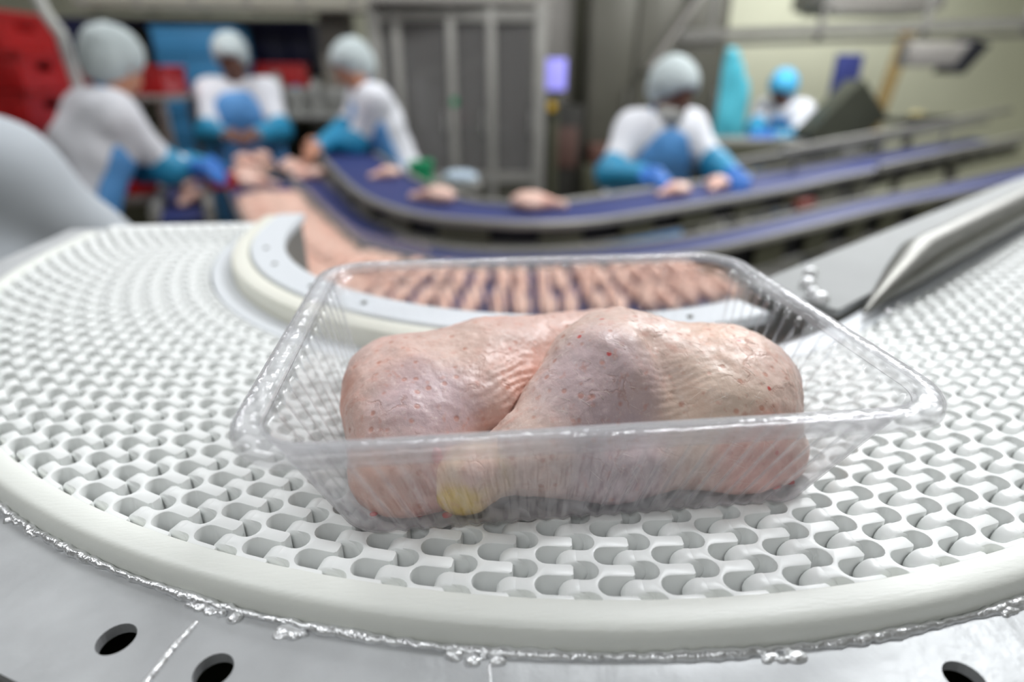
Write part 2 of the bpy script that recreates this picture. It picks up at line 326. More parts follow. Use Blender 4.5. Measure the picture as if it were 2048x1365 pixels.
# ---- implicit surfaces (organic bodies): smooth union of capsules and ellipsoids, surface nets
class Field:
    def __init__(s, lo, hi, h):
        s.lo = np.array(lo, float); s.h = h; s.n = np.ceil((np.array(hi) - s.lo) / h).astype(int) + 1
        s.F = np.full(s.n, 1.0, np.float32)
    def sub(s, lo, hi):
        a = np.clip(np.floor((np.array(lo) - s.lo) / s.h).astype(int), 0, s.n); b = np.clip(np.ceil((np.array(hi) - s.lo) / s.h).astype(int) + 1, 0, s.n)
        sl = tuple(slice(x, y) for x, y in zip(a, b))
        ax = [(np.arange(a[i], b[i]) * s.h + s.lo[i]).astype(np.float32) for i in range(3)]
        return sl, np.meshgrid(*ax, indexing='ij', sparse=True)
    def blend(s, sl, d, k):
        F = s.F[sl]; hh = np.maximum(k - np.abs(F - d), 0) / k
        s.F[sl] = np.minimum(F, d) - hh * hh * k * .25
    def cap(s, a, b, ra, rb=None, k=.02):
        rb = ra if rb is None else rb; a = np.array(a, float); b = np.array(b, float); m = max(ra, rb) + k + s.h * 2
        sl, (X, Y, Z) = s.sub(np.minimum(a, b) - m, np.maximum(a, b) + m); ab = b - a
        t = np.clip(((X - a[0]) * ab[0] + (Y - a[1]) * ab[1] + (Z - a[2]) * ab[2]) / max(ab @ ab, 1e-9), 0, 1)
        d = np.sqrt((X - a[0] - t * ab[0]) ** 2 + (Y - a[1] - t * ab[1]) ** 2 + (Z - a[2] - t * ab[2]) ** 2) - (ra + (rb - ra) * t)
        s.blend(sl, d.astype(np.float32), k); return s
    def ell(s, c, r, k=.02, R=None):
        c = np.array(c, float); r = np.array(r, float); m = r.max() + k + s.h * 2
        sl, (X, Y, Z) = s.sub(c - m, c + m); X = X - c[0]; Y = Y - c[1]; Z = Z - c[2]
        if R is not None:
            R = np.array(R); X, Y, Z = (R[0, 0] * X + R[1, 0] * Y + R[2, 0] * Z, R[0, 1] * X + R[1, 1] * Y + R[2, 1] * Z, R[0, 2] * X + R[1, 2] * Y + R[2, 2] * Z)
        k0 = np.sqrt((X / r[0]) ** 2 + (Y / r[1]) ** 2 + (Z / r[2]) ** 2); k1 = np.sqrt((X / r[0] ** 2) ** 2 + (Y / r[1] ** 2) ** 2 + (Z / r[2] ** 2) ** 2)
        d = k0 * (k0 - 1) / np.maximum(k1, 1e-6)
        s.blend(sl, d.astype(np.float32), k); return s
    def grid(s): return s.sub(s.lo, s.lo + (s.n - 1) * s.h)[1]
    def cut(s, n, d):
        X, Y, Z = s.grid(); s.F = np.maximum(s.F, (X * n[0] + Y * n[1] + Z * n[2] - d).astype(np.float32)); return s
    def nets(s):
        F = s.F; I = F < 0; nx, ny, nz = F.shape
        cnt = np.zeros((nx - 1, ny - 1, nz - 1), np.int8)
        for dx in (0, 1):
            for dy in (0, 1):
                for dz in (0, 1): cnt += I[dx:nx - 1 + dx, dy:ny - 1 + dy, dz:nz - 1 + dz]
        act = (cnt > 0) & (cnt < 8); idx = np.argwhere(act)
        vid = np.full(act.shape, -1, np.int64); vid[act] = np.arange(len(idx))
        acc = np.zeros((len(idx), 3)); num = np.zeros(len(idx))
        C = [(0, 0, 0), (1, 0, 0), (0, 1, 0), (1, 1, 0), (0, 0, 1), (1, 0, 1), (0, 1, 1), (1, 1, 1)]
        val = [F[idx[:, 0] + c[0], idx[:, 1] + c[1], idx[:, 2] + c[2]].astype(float) for c in C]
        for a, b in ((0, 1), (2, 3), (4, 5), (6, 7), (0, 2), (1, 3), (4, 6), (5, 7), (0, 4), (1, 5), (2, 6), (3, 7)):
            m = (val[a] < 0) != (val[b] < 0); t = val[a][m] / (val[a][m] - val[b][m])
            acc[m] += np.array(C[a]) + t[:, None] * (np.array(C[b]) - np.array(C[a])); num[m] += 1
        V = s.lo + (idx + acc / np.maximum(num, 1)[:, None]) * s.h
        Q = []
        for ax in range(3):
            o1, o2 = [(1, 2), (2, 0), (0, 1)][ax]
            sl0 = [slice(None)] * 3; sl1 = [slice(None)] * 3; sl0[ax] = slice(0, -1); sl1[ax] = slice(1, None)
            A = I[tuple(sl0)]; B = I[tuple(sl1)]; e = np.argwhere(A != B)
            ok = (e[:, o1] > 0) & (e[:, o2] > 0) & (e[:, o1] < F.shape[o1] - 1) & (e[:, o2] < F.shape[o2] - 1); e = e[ok]
            if not len(e): continue
            ins = A[e[:, 0], e[:, 1], e[:, 2]]
            def g(d1, d2):
                q = e.copy(); q[:, o1] -= d1; q[:, o2] -= d2; return vid[q[:, 0], q[:, 1], q[:, 2]]
            q = np.stack([g(1, 1), g(0, 1), g(0, 0), g(1, 0)], 1); q[~ins] = q[~ins][:, ::-1]
            Q.append(q)
        return V, np.concatenate(Q)
def np_mesh(V, Q):
    me = bpy.data.meshes.new('mesh'); me.vertices.add(len(V)); me.vertices.foreach_set('co', V.astype(np.float32).ravel())
    me.loops.add(Q.size); me.loops.foreach_set('vertex_index', Q.astype(np.int32).ravel())
    me.polygons.add(len(Q)); me.polygons.foreach_set('loop_start', np.arange(0, Q.size, 4, dtype=np.int32))
    me.polygons.foreach_set('use_smooth', np.ones(len(Q), bool)); me.update(calc_edges=True); me.validate(); return me
def relax(V, Q, n=2, w=.5):
    for _ in range(n):
        S = np.zeros_like(V); c = np.zeros(len(V))
        for i in range(4):
            a = Q[:, i]; b = Q[:, (i + 1) % 4]
            for k in range(3): S[:, k] += np.bincount(a, V[b, k], len(V)) + np.bincount(b, V[a, k], len(V))
            c += np.bincount(a, minlength=len(V)) + np.bincount(b, minlength=len(V))
        V = V * (1 - w) + w * S / np.maximum(c, 1)[:, None]
    return V
def vnoise(P, freq, seed):
    r = np.random.default_rng(seed).random((32, 32, 32)); p = P * freq + 100; i = np.floor(p).astype(int); f = p - i; f = f * f * (3 - 2 * f); o = 0
    for dx in (0, 1):
        for dy in (0, 1):
            for dz in (0, 1):
                w = (f[..., 0] if dx else 1 - f[..., 0]) * (f[..., 1] if dy else 1 - f[..., 1]) * (f[..., 2] if dz else 1 - f[..., 2])
                o = o + w * r[(i[..., 0] + dx) % 32, (i[..., 1] + dy) % 32, (i[..., 2] + dz) % 32]
    return o * 2 - 1
def vnormals(V, Q):
    n = np.cross(V[Q[:, 2]] - V[Q[:, 0]], V[Q[:, 3]] - V[Q[:, 1]]); N = np.zeros_like(V)
    for i in range(4):
        for k in range(3): N[:, k] += np.bincount(Q[:, i], n[:, k], len(V))
    return N / np.maximum(np.linalg.norm(N, axis=1), 1e-12)[:, None]

# ================================================================== THE ROOM
def struct(name, lo, hi, m):
    return tag(MB().box(lo, hi).build(name, m), kind='structure')
struct('floor', (-5, -3, FLOOR - .1), (7.2, 6.4, FLOOR), M_floor)
struct('ceiling', (-5, -3, CEIL), (7.2, 6.4, CEIL + .1), M_ceil)
wb = struct('wall_back', (-5, 6.2, FLOOR), (7.2, 6.4, CEIL), M_wall)
struct('wall_left', (-5.1, -3, FLOOR), (-4.9, 6.4, CEIL), M_wall_grey)
struct('wall_right', (7.1, -3, FLOOR), (7.3, 6.4, CEIL), M_wall)
struct('wall_front', (-5, -3.1, FLOOR), (7.2, -2.9, CEIL), M_wall_grey)
struct('baseboard_back', (-4.9, 6.17, FLOOR), (7.1, 6.2, FLOOR + .12), M_cabl)

# ceiling lamps, some of them added fill (their own light sits in the builder)
M_diff = emis('lamp_diffuser', (248, 250, 255), 1.5); M_diff.cycles.emission_sampling = 'NONE'
for x, y, w, rz in LAMPS:
    hl_, hw_ = (.9, .44) if rz else (.6, .10)
    t = empty('ceiling_lamp', (x, y, CEIL), rz, 'long white fluorescent lamp under the ceiling, from an unseen set with added fill lamps', 'lamp', 'ceiling lamps above the line')
    MB().box((-hl_ - .05, -hw_ - .04, -.09), (hl_ + .05, hw_ + .04, 0), .01).build('housing', M_plate_white, t)
    MB().box((-hl_ - .01, -hw_ - .01, -.1), (hl_ + .01, hw_ + .01, -.091), .003).build('diffuser', M_diff, t)
    ld = bpy.data.lights.new('lamp_light', 'AREA'); ld.shape = 'RECTANGLE'; ld.size = 2 * hl_; ld.size_y = 2 * hw_; ld.energy = w; ld.color = (.96, .98, 1)
    lo = bpy.data.objects.new('lamp_light', ld); col.objects.link(lo); lo.parent = t; lo.location = (0, 0, -.115)

# ================================================================== THE WHITE MODULAR CURVE
C0 = Vector((.049, .345, 0)); TH0, TH1 = 180.0, 303.4
def radpath(t0=TH0, t1=TH1, ext0=.06, ext1=.86, R=1.0, n=90):
    """points on the curve's centre-based frame; normal = outward radial, offsets are radii"""
    out = []
    th = math.radians(t0); er = (math.cos(th), math.sin(th)); et = (-math.sin(th), math.cos(th))
    if ext0: out.append((C0.x - et[0] * ext0, C0.y - et[1] * ext0, *er))
    for i in range(n + 1):
        th = math.radians(t0 + (t1 - t0) * i / n); out.append((C0.x, C0.y, math.cos(th), math.sin(th)))
    if ext1:
        er = (math.cos(th), math.sin(th)); et = (-math.sin(th), math.cos(th))
        for k in range(1, 5): out.append((C0.x + et[0] * ext1 * k / 4, C0.y + et[1] * ext1 * k / 4, *er))
    return out
VMIN, VMAX, NF = .303, .4452, 11
Qp = (VMAX - VMIN) / NF
def module_mesh():
    r = .0039; g = .0004; Lb = .0080; Lr = .0124; T = .0125
    hw = (Qp - 2 * r) / 2
    left = []; right = []
    seg = 8
    for k in range(NF + 1):            # left gaps are centred on v = VMIN + k*Qp, left fingers on +.5
        vg = VMIN + k * Qp
        for j in range(seg + 1):
            a = PI * j / seg; v = vg - r * math.cos(a)
            if VMIN <= v <= VMAX: left.append((g - r + r * math.sin(a), v))
        if k < NF:
            vf = vg + Qp / 2
            left += [(-Lb, vf - hw), (-Lb, vf + hw)]
    for k in range(NF):                # right gaps centred on +.5, right fingers on integer positions
        vf = VMIN + k * Qp; vg = vf + Qp / 2
        a0 = max(vf - hw, VMIN); ch = .0009
        if k == 0: right += [(Lr, VMIN), (Lr, vf + hw - ch), (Lr - ch, vf + hw)]
        for j in range(seg + 1):
            a = PI * j / seg; right.append((-(g - r + r * math.sin(a)), vg - r * math.cos(a)))
        vf2 = vf + Qp
        if k < NF - 1: right += [(Lr - ch, vf2 - hw), (Lr, vf2 - hw + ch), (Lr, vf2 + hw - ch), (Lr - ch, vf2 + hw)]
        else: right += [(Lr - ch, vf2 - hw), (Lr, vf2 - hw + ch), (Lr, VMAX)]
    cont = np.array(left + right[::-1])
    keep = [i for i in range(len(cont)) if np.linalg.norm(cont[i] - cont[i - 1]) > 1e-6]; cont = cont[keep]
    d1 = cont - np.roll(cont, 1, 0); d2 = np.roll(cont, -1, 0) - cont
    d1 /= np.linalg.norm(d1, axis=1)[:, None]; d2 /= np.linalg.norm(d2, axis=1)[:, None]
    nn = d1 + d2; nn = np.stack([nn[:, 1], -nn[:, 0]], 1); nn /= np.linalg.norm(nn, axis=1)[:, None]
    area = .5 * np.sum(cont[:, 0] * np.roll(cont[:, 1], -1) - np.roll(cont[:, 0], -1) * cont[:, 1])
    if area < 0: nn = -nn          # nn = outward
    n = len(cont); v = []; f = []
    for (ins, z) in ((0, -T), (0, -.0005), (.00015, -.00013), (.00045, 0)):
        c = cont - nn * ins; v += [(u, -vv, z) for u, vv in c]
    for l in range(3):
        for i in range(n): f.append((l * n + i, l * n + (i + 1) % n, (l + 1) * n + (i + 1) % n, (l + 1) * n + i))
    f.append(tuple(3 * n + i for i in range(n))); f.append(tuple(range(n - 1, -1, -1)))
    b = MB(); b.add(v, f)
    # rounded hinge knuckles on the left fingers (cylinders across the finger)
    for k in range(NF):
        vf = VMIN + (k + .5) * Qp; uc = -.0076; R = .0055; m = 18
        prof = ((-.0034, .0030), (-.0033, .0042), (-.0029, .0051), (-.0022, .0055), (.0022, .0055), (.0029, .0051), (.0033, .0042), (.0034, .0030))
        vv = []; ff = []
        for dv, rad in prof:
            for j in range(m): a = 2 * PI * j / m; vv.append((uc + rad * math.cos(a), -(vf + dv), -.0054 + rad * math.sin(a)))
        for l in range(len(prof) - 1):
            for j in range(m): ff.append((l * m + j, l * m + (j + 1) % m, (l + 1) * m + (j + 1) % m, (l + 1) * m + j))
        ff.append(tuple(range(m))); ff.append(tuple((len(prof) - 1) * m + j for j in range(m)))
        b.add(vv, ff)
    me = mesh(b.v, b.f, 38)
    bm = bmesh.new(); bm.from_mesh(me); bmesh.ops.recalc_face_normals(bm, faces=bm.faces); bm.to_mesh(me); bm.free()
    me.set_sharp_from_angle(angle=math.radians(38)); me.materials.append(M_white_plastic)
    return me
belt = empty('modular_belt', (C0.x, C0.y, -.0125), 0, 'white plastic modular chain belt of open interlocking links under the clear tray', 'conveyor belt')
mod = module_mesh(); PITCH = .0210; NROW = round(math.radians(TH1 - TH0) * .445 / PITCH); DTH = (TH1 - TH0) / NROW
rows = [(TH0, -k * PITCH) for k in range(3, 0, -1)]
rows += [(TH0 + k * DTH, 0) for k in range(NROW)]
rows += [(TH1, k * PITCH) for k in range(0, 41)]
for th, s in rows:
    a = math.radians(th); o = link('belt_module', mod, None, belt, (-math.sin(a) * s, math.cos(a) * s, .0125), (0, 0, a + PI / 2))

frame = empty('curved_conveyor_frame', (C0.x, C0.y - .46, -.03), 0, 'steel and cream plastic bed with rings around the white modular belt', 'conveyor frame')
fo = Vector(frame.location)
def fpart(o):
    o.parent = frame; o.location = Vector(o.location) - fo; return o
pth = radpath()
fpart(part_sweep('outer_ring', radpath(ext0=.05), [(.4453, -.028), (.4453, .0010), (.4456, .0014), (.4462, .0016), (.4530, .0014), (.4548, .0008), (.4560, -.0004), (.4567, -.002), (.4570, -.004), (.4570, -.028)], M_ring, None))
fpart(part_sweep('slider_bed', pth, [(.262, -.036), (.262, -.030), (.4453, -.030), (.4453, -.036)], M_under, None))
fpart(part_sweep('wear_strip', radpath(), [(.2865, -.02), (.2865, -.0012), (.2872, -.0006), (.3008, -.0006), (.3015, -.0012), (.3015, -.02)], M_plate_white, None))
fpart(part_sweep('inner_guide', radpath(ext1=0, t1=285), [(.2705, -.02), (.2705, .010), (.2725, .0125), (.2810, .0125), (.2845, .0108), (.2858, .007), (.2860, -.02)], M_cream, None))
fpart(part_sweep('inner_cover_plate', radpath(ext1=0, t1=292), [(.243, .0065), (.243, .0128), (.2438, .0136), (.2692, .0136), (.2700, .0128), (.2700, .0065)], M_plate_white, None))
fpart(part_sweep('inner_web', radpath(ext1=0, t1=292), [(.247, -.15), (.247, .006), (.252, .006), (.252, -.15)], M_steel_dull, None))
bolt = MB().tube([(0, 0, 0), (0, 0, .0006)], .0020, 12); bolt.tube([(0, 0, .0005), (0, 0, .0012)], [.0014, .0012], 6); bolt = bolt.build('bolt', M_steel_dark, None)
first = True
for th in (196, 207, 222, 234, 252.5, 256, 270, 281):
    o = bolt if first else bolt.copy()
    if not first: col.objects.link(o)
    first = False
    a = math.radians(th); R = .2575; o.location = (C0.x + R * math.cos(a), C0.y + R * math.sin(a), .0136); fpart(o)
# straight inner side on the right: light plate, long steel bar with a pointed end, upright web
eT = Vector((-math.sin(math.radians(TH1)), math.cos(math.radians(TH1)), 0)); eR = Vector((math.cos(math.radians(TH1)), math.sin(math.radians(TH1)), 0))
def rp(s, R, z): return C0 + eT * s + eR * R + Vector((0, 0, z))
b = MB()
b.add([rp(s, R, z) for s in (.0, .90) for R, z in ((.222, .002), (.222, .008), (.285, .008), (.285, .002))], [(0, 1, 2, 3), (7, 6, 5, 4), (0, 4, 5, 1), (1, 5, 6, 2), (2, 6, 7, 3), (3, 7, 4, 0)])
fpart(b.build('side_plate', M_sideplate, None))
b = MB(); b.tube([rp(.015, .296, .006), rp(.05, .2925, .010), rp(.09, .290, .0145), rp(.13, .2875, .0185), rp(.9, .2875, .0185)], [.0015, .006, .012, .0165, .0165], 16)
fpart(b.build('side_bar', M_bar, None, 60))
b = MB(); b.tube([rp(.10, .276, .010), rp(.18, .272, .013), rp(.28, .2675, .016), rp(.9, .2665, .0165)], [.0008, .003, .0065, .0075], 14)
fpart(b.build('side_bar', M_bar, None, 60))
b = MB(); b.add([rp(s, R, z) for s in (.0, .90) for R, z in ((.224, -.16), (.224, .0015), (.229, .0015), (.229, -.16))], [(0, 1, 2, 3), (7, 6, 5, 4), (0, 4, 5, 1), (1, 5, 6, 2), (2, 6, 7, 3), (3, 7, 4, 0)])
fpart(b.build('side_web', M_steel_dark, None))
for s, R, rr in ((.006, .270, .006), (.012, .262, .005), (.030, .250, .006), (.045, .300, .005), (.062, .301, .004), (.055, .240, .005)):
    b = MB(); p0 = rp(s, R, .008 if R < .285 else -.004)
    b.tube([p0, p0 + Vector((0, 0, .004)), p0 + Vector((0, 0, .006))], [rr, rr * .9, rr * .5], 6)
    fpart(b.build('clamp_bolt', M_weld, None, 30))
# outer steel deck with punched holes
dv, df = sweep(radpath(ext0=.1, n=120), [(.4572, -.0115), (.4572, -.0075), (.4975, -.0075), (.4975, -.0115)])
db = MB(); db.add(dv, df); deck = db.build('steel_deck', M_steel_deck, None, 30)
HOLES = [(-.153, -.088), (-.120, -.102), (.095, -.128), (-.235, -.022), (.175, -.112)]
cut = MB()
for hx, hy in HOLES: cut.tube([(hx, hy, -.03), (hx, hy, .02)], .0056, 24)
cob = cut.build('cutter', None, None, 30)
bo = deck.modifiers.new('holes', 'BOOLEAN'); bo.operation = 'DIFFERENCE'; bo.object = cob; bo.solver = 'EXACT'
dg = bpy.context.evaluated_depsgraph_get(); nm = bpy.data.meshes.new_from_object(deck.evaluated_get(dg)); deck.modifiers.clear(); deck.data = nm
if not nm.materials: nm.materials.append(M_steel_deck)
nm.polygons.foreach_set('use_smooth', [False] * len(nm.polygons))
bpy.data.objects.remove(cob); fpart(deck)
b = MB(); v, f = sweep(radpath(ext0=.1), [(.492, -.06), (.492, -.0117), (.4975, -.0117), (.4975, -.06)]); b.add(v, f); fpart(b.build('deck_edge', M_steel, None))
b = MB(); v, f = sweep(radpath(ext0=.1), [(.4455, -.06), (.4455, -.037), (.492, -.037), (.492, -.06)]); b.add(v, f); fpart(b.build('lower_flange', M_steel_dark, None))
# weld seam along the ring, and lumpy tack welds
wp = []
for i in range(420):
    th = math.radians(196 + 106 * i / 419); R = .4586 + .0003 * math.sin(i * 1.7) + .0002 * random.uniform(-1, 1)
    wp.append((C0.x + R * math.cos(th), C0.y + R * math.sin(th), -.0072))
b = MB(); b.tube(wp, [.0013 + .0004 * random.random() + .0004 * math.sin(i * .23) for i in range(420)], 8); fpart(b.build('weld_seam', M_weld, None, 60))
def lump(x, y, L, ang, n=14, s=1.0):
    F = Field((-.016, -.006, -.003), (.016, .006, .004), .0004)
    for i in range(n):
        F.ell((random.uniform(-L, L), random.uniform(-.0014, .0014) * s, 0), (random.uniform(.0012, .0026), random.uniform(.001, .0018) * s, random.uniform(.0008, .0016)), .0008)
    V, Q = F.nets(); V = relax(V, Q, 1)
    fpart(link('tack_weld', np_mesh(V, Q), M_weld, None, (x, y, -.0075), (0, 0, ang)))
for px, py, L in ((-.127, -.0805, .009), (-.044, -.1065, .008), (.046, -.1155, .006), (.132, -.1065, .007), (-.213, -.032, .010), (-.1, -.0925, .004)):
    lump(px, py, L, math.atan2(py - C0.y, px - C0.x) + PI / 2)
b = MB(); b.tube([(-.1308, -.0845, -.0076), (-.1345, -.093, -.0076), (-.138, -.105, -.0076), (-.141, -.112, -.0076)], [.0010, .0013, .0013, .0012], 8)
fpart(b.build('weld_seam', M_weld, None, 60))
b = MB(); b.tube([(-.0405, -.109, -.0078), (-.0405, -.1165, -.0078)], .0007, 8); fpart(b.build('weld_seam', M_weld, None, 60))
# support of the white conveyor down to the floor
for x, y in ((-.33, .28), (.05, -.05), (.36, .12), (.80, .42)):
    b = MB(); b.box((x - .02, y - .02, FLOOR), (x + .02, y + .02, -.037), .002); b.box((x - .05, y - .05, FLOOR), (x + .05, y + .05, FLOOR + .01))
    fpart(b.build('leg', M_steel_dull, None))
# nose roller at the left end of the belt
b = MB(); b.tube([(C0.x - .448, C0.y + .085, -.019), (C0.x - .292, C0.y + .085, -.019)], .018, 20); fpart(b.build('nose_roller', M_white_plastic, None, 60))

# ================================================================== CLEAR TRAY
def rrect(a, b_, r, z, amp=0.0, nl=184, ns=112, nc=14, per=8):
    pts = []
    sides = [((-a + r, -b_), (1, 0), 2 * (a - r), nl, (0, -1)), ((a, -b_ + r), (0, 1), 2 * (b_ - r), ns, (1, 0)), ((a - r, b_), (-1, 0), 2 * (a - r), nl, (0, 1)), ((-a, b_ - r), (0, -1), 2 * (b_ - r), ns, (-1, 0))]
    cc = [(a - r, -b_ + r, -90), (a - r, b_ - r, 0), (-a + r, b_ - r, 90), (-a + r, -b_ + r, 180)]
    for (p, d, ln, n, nrm), (cx, cy, a0) in zip(sides, cc):
        for i in range(n):
            t = i / n; w = amp * (.5 - .5 * math.cos(2 * PI * i / per)) ** .8
            pts.append((p[0] + d[0] * ln * t - nrm[0] * w, p[1] + d[1] * ln * t - nrm[1] * w, z))
        for i in range(nc):
            th = math.radians(a0 + 90 * i / nc); pts.append((cx + r * math.cos(th), cy + r * math.sin(th), z))
    return pts
def make_tray():
    root = empty('plastic_tray', (0, 0, .0004), 0, 'clear ribbed plastic food tray holding two raw chicken legs on white belt', 'tray')
    lv = [rrect(.1140, .0895, .0245, .0515), rrect(.1138, .0893, .0245, .0540), rrect(.1130, .0885, .024, .0553), rrect(.1115, .0870, .0225, .0556), rrect(.1072, .0826, .0185, .0556), rrect(.1060, .0814, .0175, .0548), rrect(.1054, .0808, .0172, .0525)]
    me_rim = lv
    v = []; f = []
    for l in lv: v += l
    n = len(lv[0])
    for l in range(len(lv) - 1):
        for i in range(n): f.append((l * n + i, l * n + (i + 1) % n, (l + 1) * n + (i + 1) % n, (l + 1) * n + i))
    rim = link('rim', mesh(v, f, 50), M_tray, root)
    w = []
    K = 9
    for k in range(K + 1):
        t = k / K; a = .1054 + (.0925 - .1054) * t; b_ = .0808 + (.0615 - .0808) * t; z = .0525 + (.0035 - .0525) * t
        w.append(rrect(a, b_, .0172 + .002 * t, z, .0013 * min(1, t * 5)))
    w.append(rrect(.0918, .0608, .019, .0014, .0013)); w.append(rrect(.0905, .0595, .018, .0004, .0010)); w.append(rrect(.085, .054, .016, .0004, 0)); w.append(rrect(.075, .045, .012, .0010, 0)); w.append(rrect(.03, .018, .006, .0010, 0))
    v = []; f = []
    for l in w: v += l
    for l in range(len(w) - 1):
        for i in range(n): f.append((l * n + i, l * n + (i + 1) % n, (l + 1) * n + (i + 1) % n, (l + 1) * n + i))
    f.append(tuple((len(w) - 1) * n + i for i in range(n)))
    wall = link('ribbed_wall', mesh(v, f, 60), M_tray, root)
    for o in (rim, wall):
        s = o.modifiers.new('thickness', 'SOLIDIFY'); s.thickness = .0005; s.offset = 0
    return root
tray = make_tray()

# ================================================================== CHICKEN LEGS IN THE TRAY
def fieldA(F):
    k = .012
    F.ell((.060, -.014, .0275), (.037, .037, .0245), k)
    F.ell((.066, -.0375, .0095), (.030, .0205, .0158), k)
    F.ell((.078, -.008, .0240), (.022, .026, .0200), k)
    F.ell((.026, -.002, .0325), (.026, .028, .0255), k)
    F.cap((.012, -.018, .0325), (-.016, -.040, .0205), .0255, .0155, k)
    F.ell((.014, -.0378, .0105), (.034, .0205, .0170), k)
    F.cap((-.016, -.041, .019), (-.040, -.048, .0145), .0145, .0100, .008)
    return F
def fieldB(F):
    k = .012
    F.ell((-.066, -.010, .0225), (.026, .039, .0205), k)
    F.ell((-.072, .006, .0270), (.021, .026, .0170), k)
    F.ell((-.040, .006, .0235), (.034, .036, .0210), k)
    F.cap((-.030, .018, .0245), (.028, .044, .0235), .0225, .0165, k)
    F.ell((-.064, -.0380, .0085), (.025, .0188, .0145), k)
    F.cap((-.080, .012, .022), (-.074, -.022, .018), .012, .014, .008)
    return F
def crease(P, a, b, w, depth):
    a = np.array(a); b = np.array(b); t = np.clip((P - a) @ (b - a) / ((b - a) @ (b - a)), 0, 1); d = np.linalg.norm(P - a - t[:, None] * (b - a), axis=1)
    return -depth * np.exp(-(d / w) ** 2)
def finish_leg(F, creases, seed, floor=.0019):
    F.F = np.maximum(F.F, (floor - F.grid()[2]).astype(np.float32))
    V, Q = F.nets(); V = relax(V, Q, 3); N = vnormals(V, Q)
    d = .0007 * vnoise(V, 90, seed) + .0004 * vnoise(V, 220, seed + 1) + .0002 * vnoise(V, 480, seed + 2)
    for c in creases:
        a, b_, w, dep, wr = c
        d = d + crease(V, a, b_, w, dep)
        m = np.exp(-((np.linalg.norm(V - (np.array(a) + np.array(b_)) / 2, axis=1)) / (w * 2.6)) ** 2)
        ax = (np.array(b_) - np.array(a)); ax = ax / np.linalg.norm(ax)
        d = d + wr * m * np.sin((V @ ax) * 2100 + 5 * vnoise(V, 120, seed + 5))
    V = V + N * d[:, None]; V[:, 2] = np.maximum(V[:, 2], floor)
    return V, Q
PEACH = (222, 194, 182)
MA = mat_chicken('chicken_skin_front', PEACH, [((226, 203, 184), (.052, -.045, .036), .008, .034, .7), ((202, 179, 183), (.006, -.035, .042), .010, .032, .85), ((188, 168, 174), (.012, -.055, .018), .012, .030, .85), ((208, 156, 132), (.036, -.044, .046), .003, .014, .5),
    ((222, 158, 146), (.066, -.055, .018), .010, .026, .75), ((232, 190, 160), (.066, -.010, .060), .010, .03, .4), ((226, 196, 150), (-.040, -.055, .020), .004, .016, .7), ((196, 140, 130), (.085, -.045, .008), .004, .016, .7), ((226, 202, 196), (.096, -.015, .035), .008, .02, .6)], 1.0)
MBk = mat_chicken('chicken_skin_back', (216, 182, 171), [((200, 176, 180), (-.056, -.030, .034), .010, .030, .85), ((208, 148, 128), (-.012, -.012, .036), .006, .022, .65), ((224, 150, 122), (-.092, -.010, .026), .004, .018, .7), ((220, 192, 178), (-.045, .004, .056), .010, .030, .6), ((226, 172, 150), (-.078, -.05, .012), .008, .022, .7), ((206, 138, 128), (-.055, -.05, .006), .006, .02, .6)], 4.0)
FA = fieldA(Field((-.062, -.068, -.004), (.108, .04, .074), .00125))
V, Q = finish_leg(FA, [((.034, -.022, .056), (.041, -.056, .026), .0055, .0034, .00028), ((.040, -.056, .024), (.092, -.05, .014), .004, .0016, .0001), ((-.036, -.04, .03), (-.03, -.055, .016), .005, .0012, .0003)], 11)
# the front leg starts left at the joint
legA = empty('chicken_quarter', (.02, -.02, .0019), 0, 'raw chicken leg lying in front in the tray, pale drumstick pointing left', 'chicken leg')
off = np.array((.02, -.02, .0019))
def mat_shift(m, o):      # object coordinates are local to the thing: shift patch centres
    for n in m.node_tree.nodes:
        if n.type == 'VECT_MATH' and n.operation == 'DISTANCE':
            c = n.inputs[1].default_value; n.inputs[1].default_value = (c[0] - o[0], c[1] - o[1], c[2] - o[2])
mat_shift(MA, off); link('skin', np_mesh(V - off, Q), MA, legA)
NA = vnormals(V, Q); hb = MB()
for i in rng.choice(np.where((NA[:, 2] > -.1) & (V[:, 0] > -.01) & (V[:, 1] < .01))[0], 170, replace=False):
    p0 = V[i]; n0 = NA[i]; tg = np.cross(n0, np.array((.3, .9, .2)) + rng.normal(0, .35, 3)); tg /= np.linalg.norm(tg); L_ = rng.uniform(.003, .008)
    hb.tube([p0 - off, p0 + tg * L_ * .5 + n0 * .0007 - off, p0 + tg * L_ + n0 * .0006 - off], [.00007, .00006, .00003], 4)
hr_ = hb.build('fine_hairs', mat('pale_hair', (240, 230, 220), .4), legA, 180); hr_['kind'] = 'stuff'
# yellow joint, raw bone end, blood spots
F = Field((-.066, -.068, -.002), (-.012, -.02, .042), .0008)
F.ell((-.0440, -.0490, .0135), (.0118, .0102, .0112), .006); F.cap((-.034, -.0455, .0165), (-.041, -.0478, .0150), .0112, .0115, .006); F.ell((-.0460, -.0515, .0090), (.0095, .0078, .0068), .004); F.cut((0, 0, -1), -.0019)
V, Q = F.nets(); V = relax(V, Q, 2); V += vnormals(V, Q) * (.0004 * vnoise(V, 300, 3))[:, None]
M_joint2 = mat_chicken('joint_skin', (228, 196, 170), [((228, 192, 72), (-.0465, -.056, .0065), .0070, .0145, .8), ((222, 178, 172), (-.040, -.058, .022), .003, .010, .6)], 6.0, .3); mat_shift(M_joint2, off)
link('joint_end', np_mesh(V - off, Q), M_joint2, legA)['label'] = 'yellowish knuckle end of the drumstick'
F = Field((-.07, -.06, -.002), (-.04, -.03, .034), .0007)
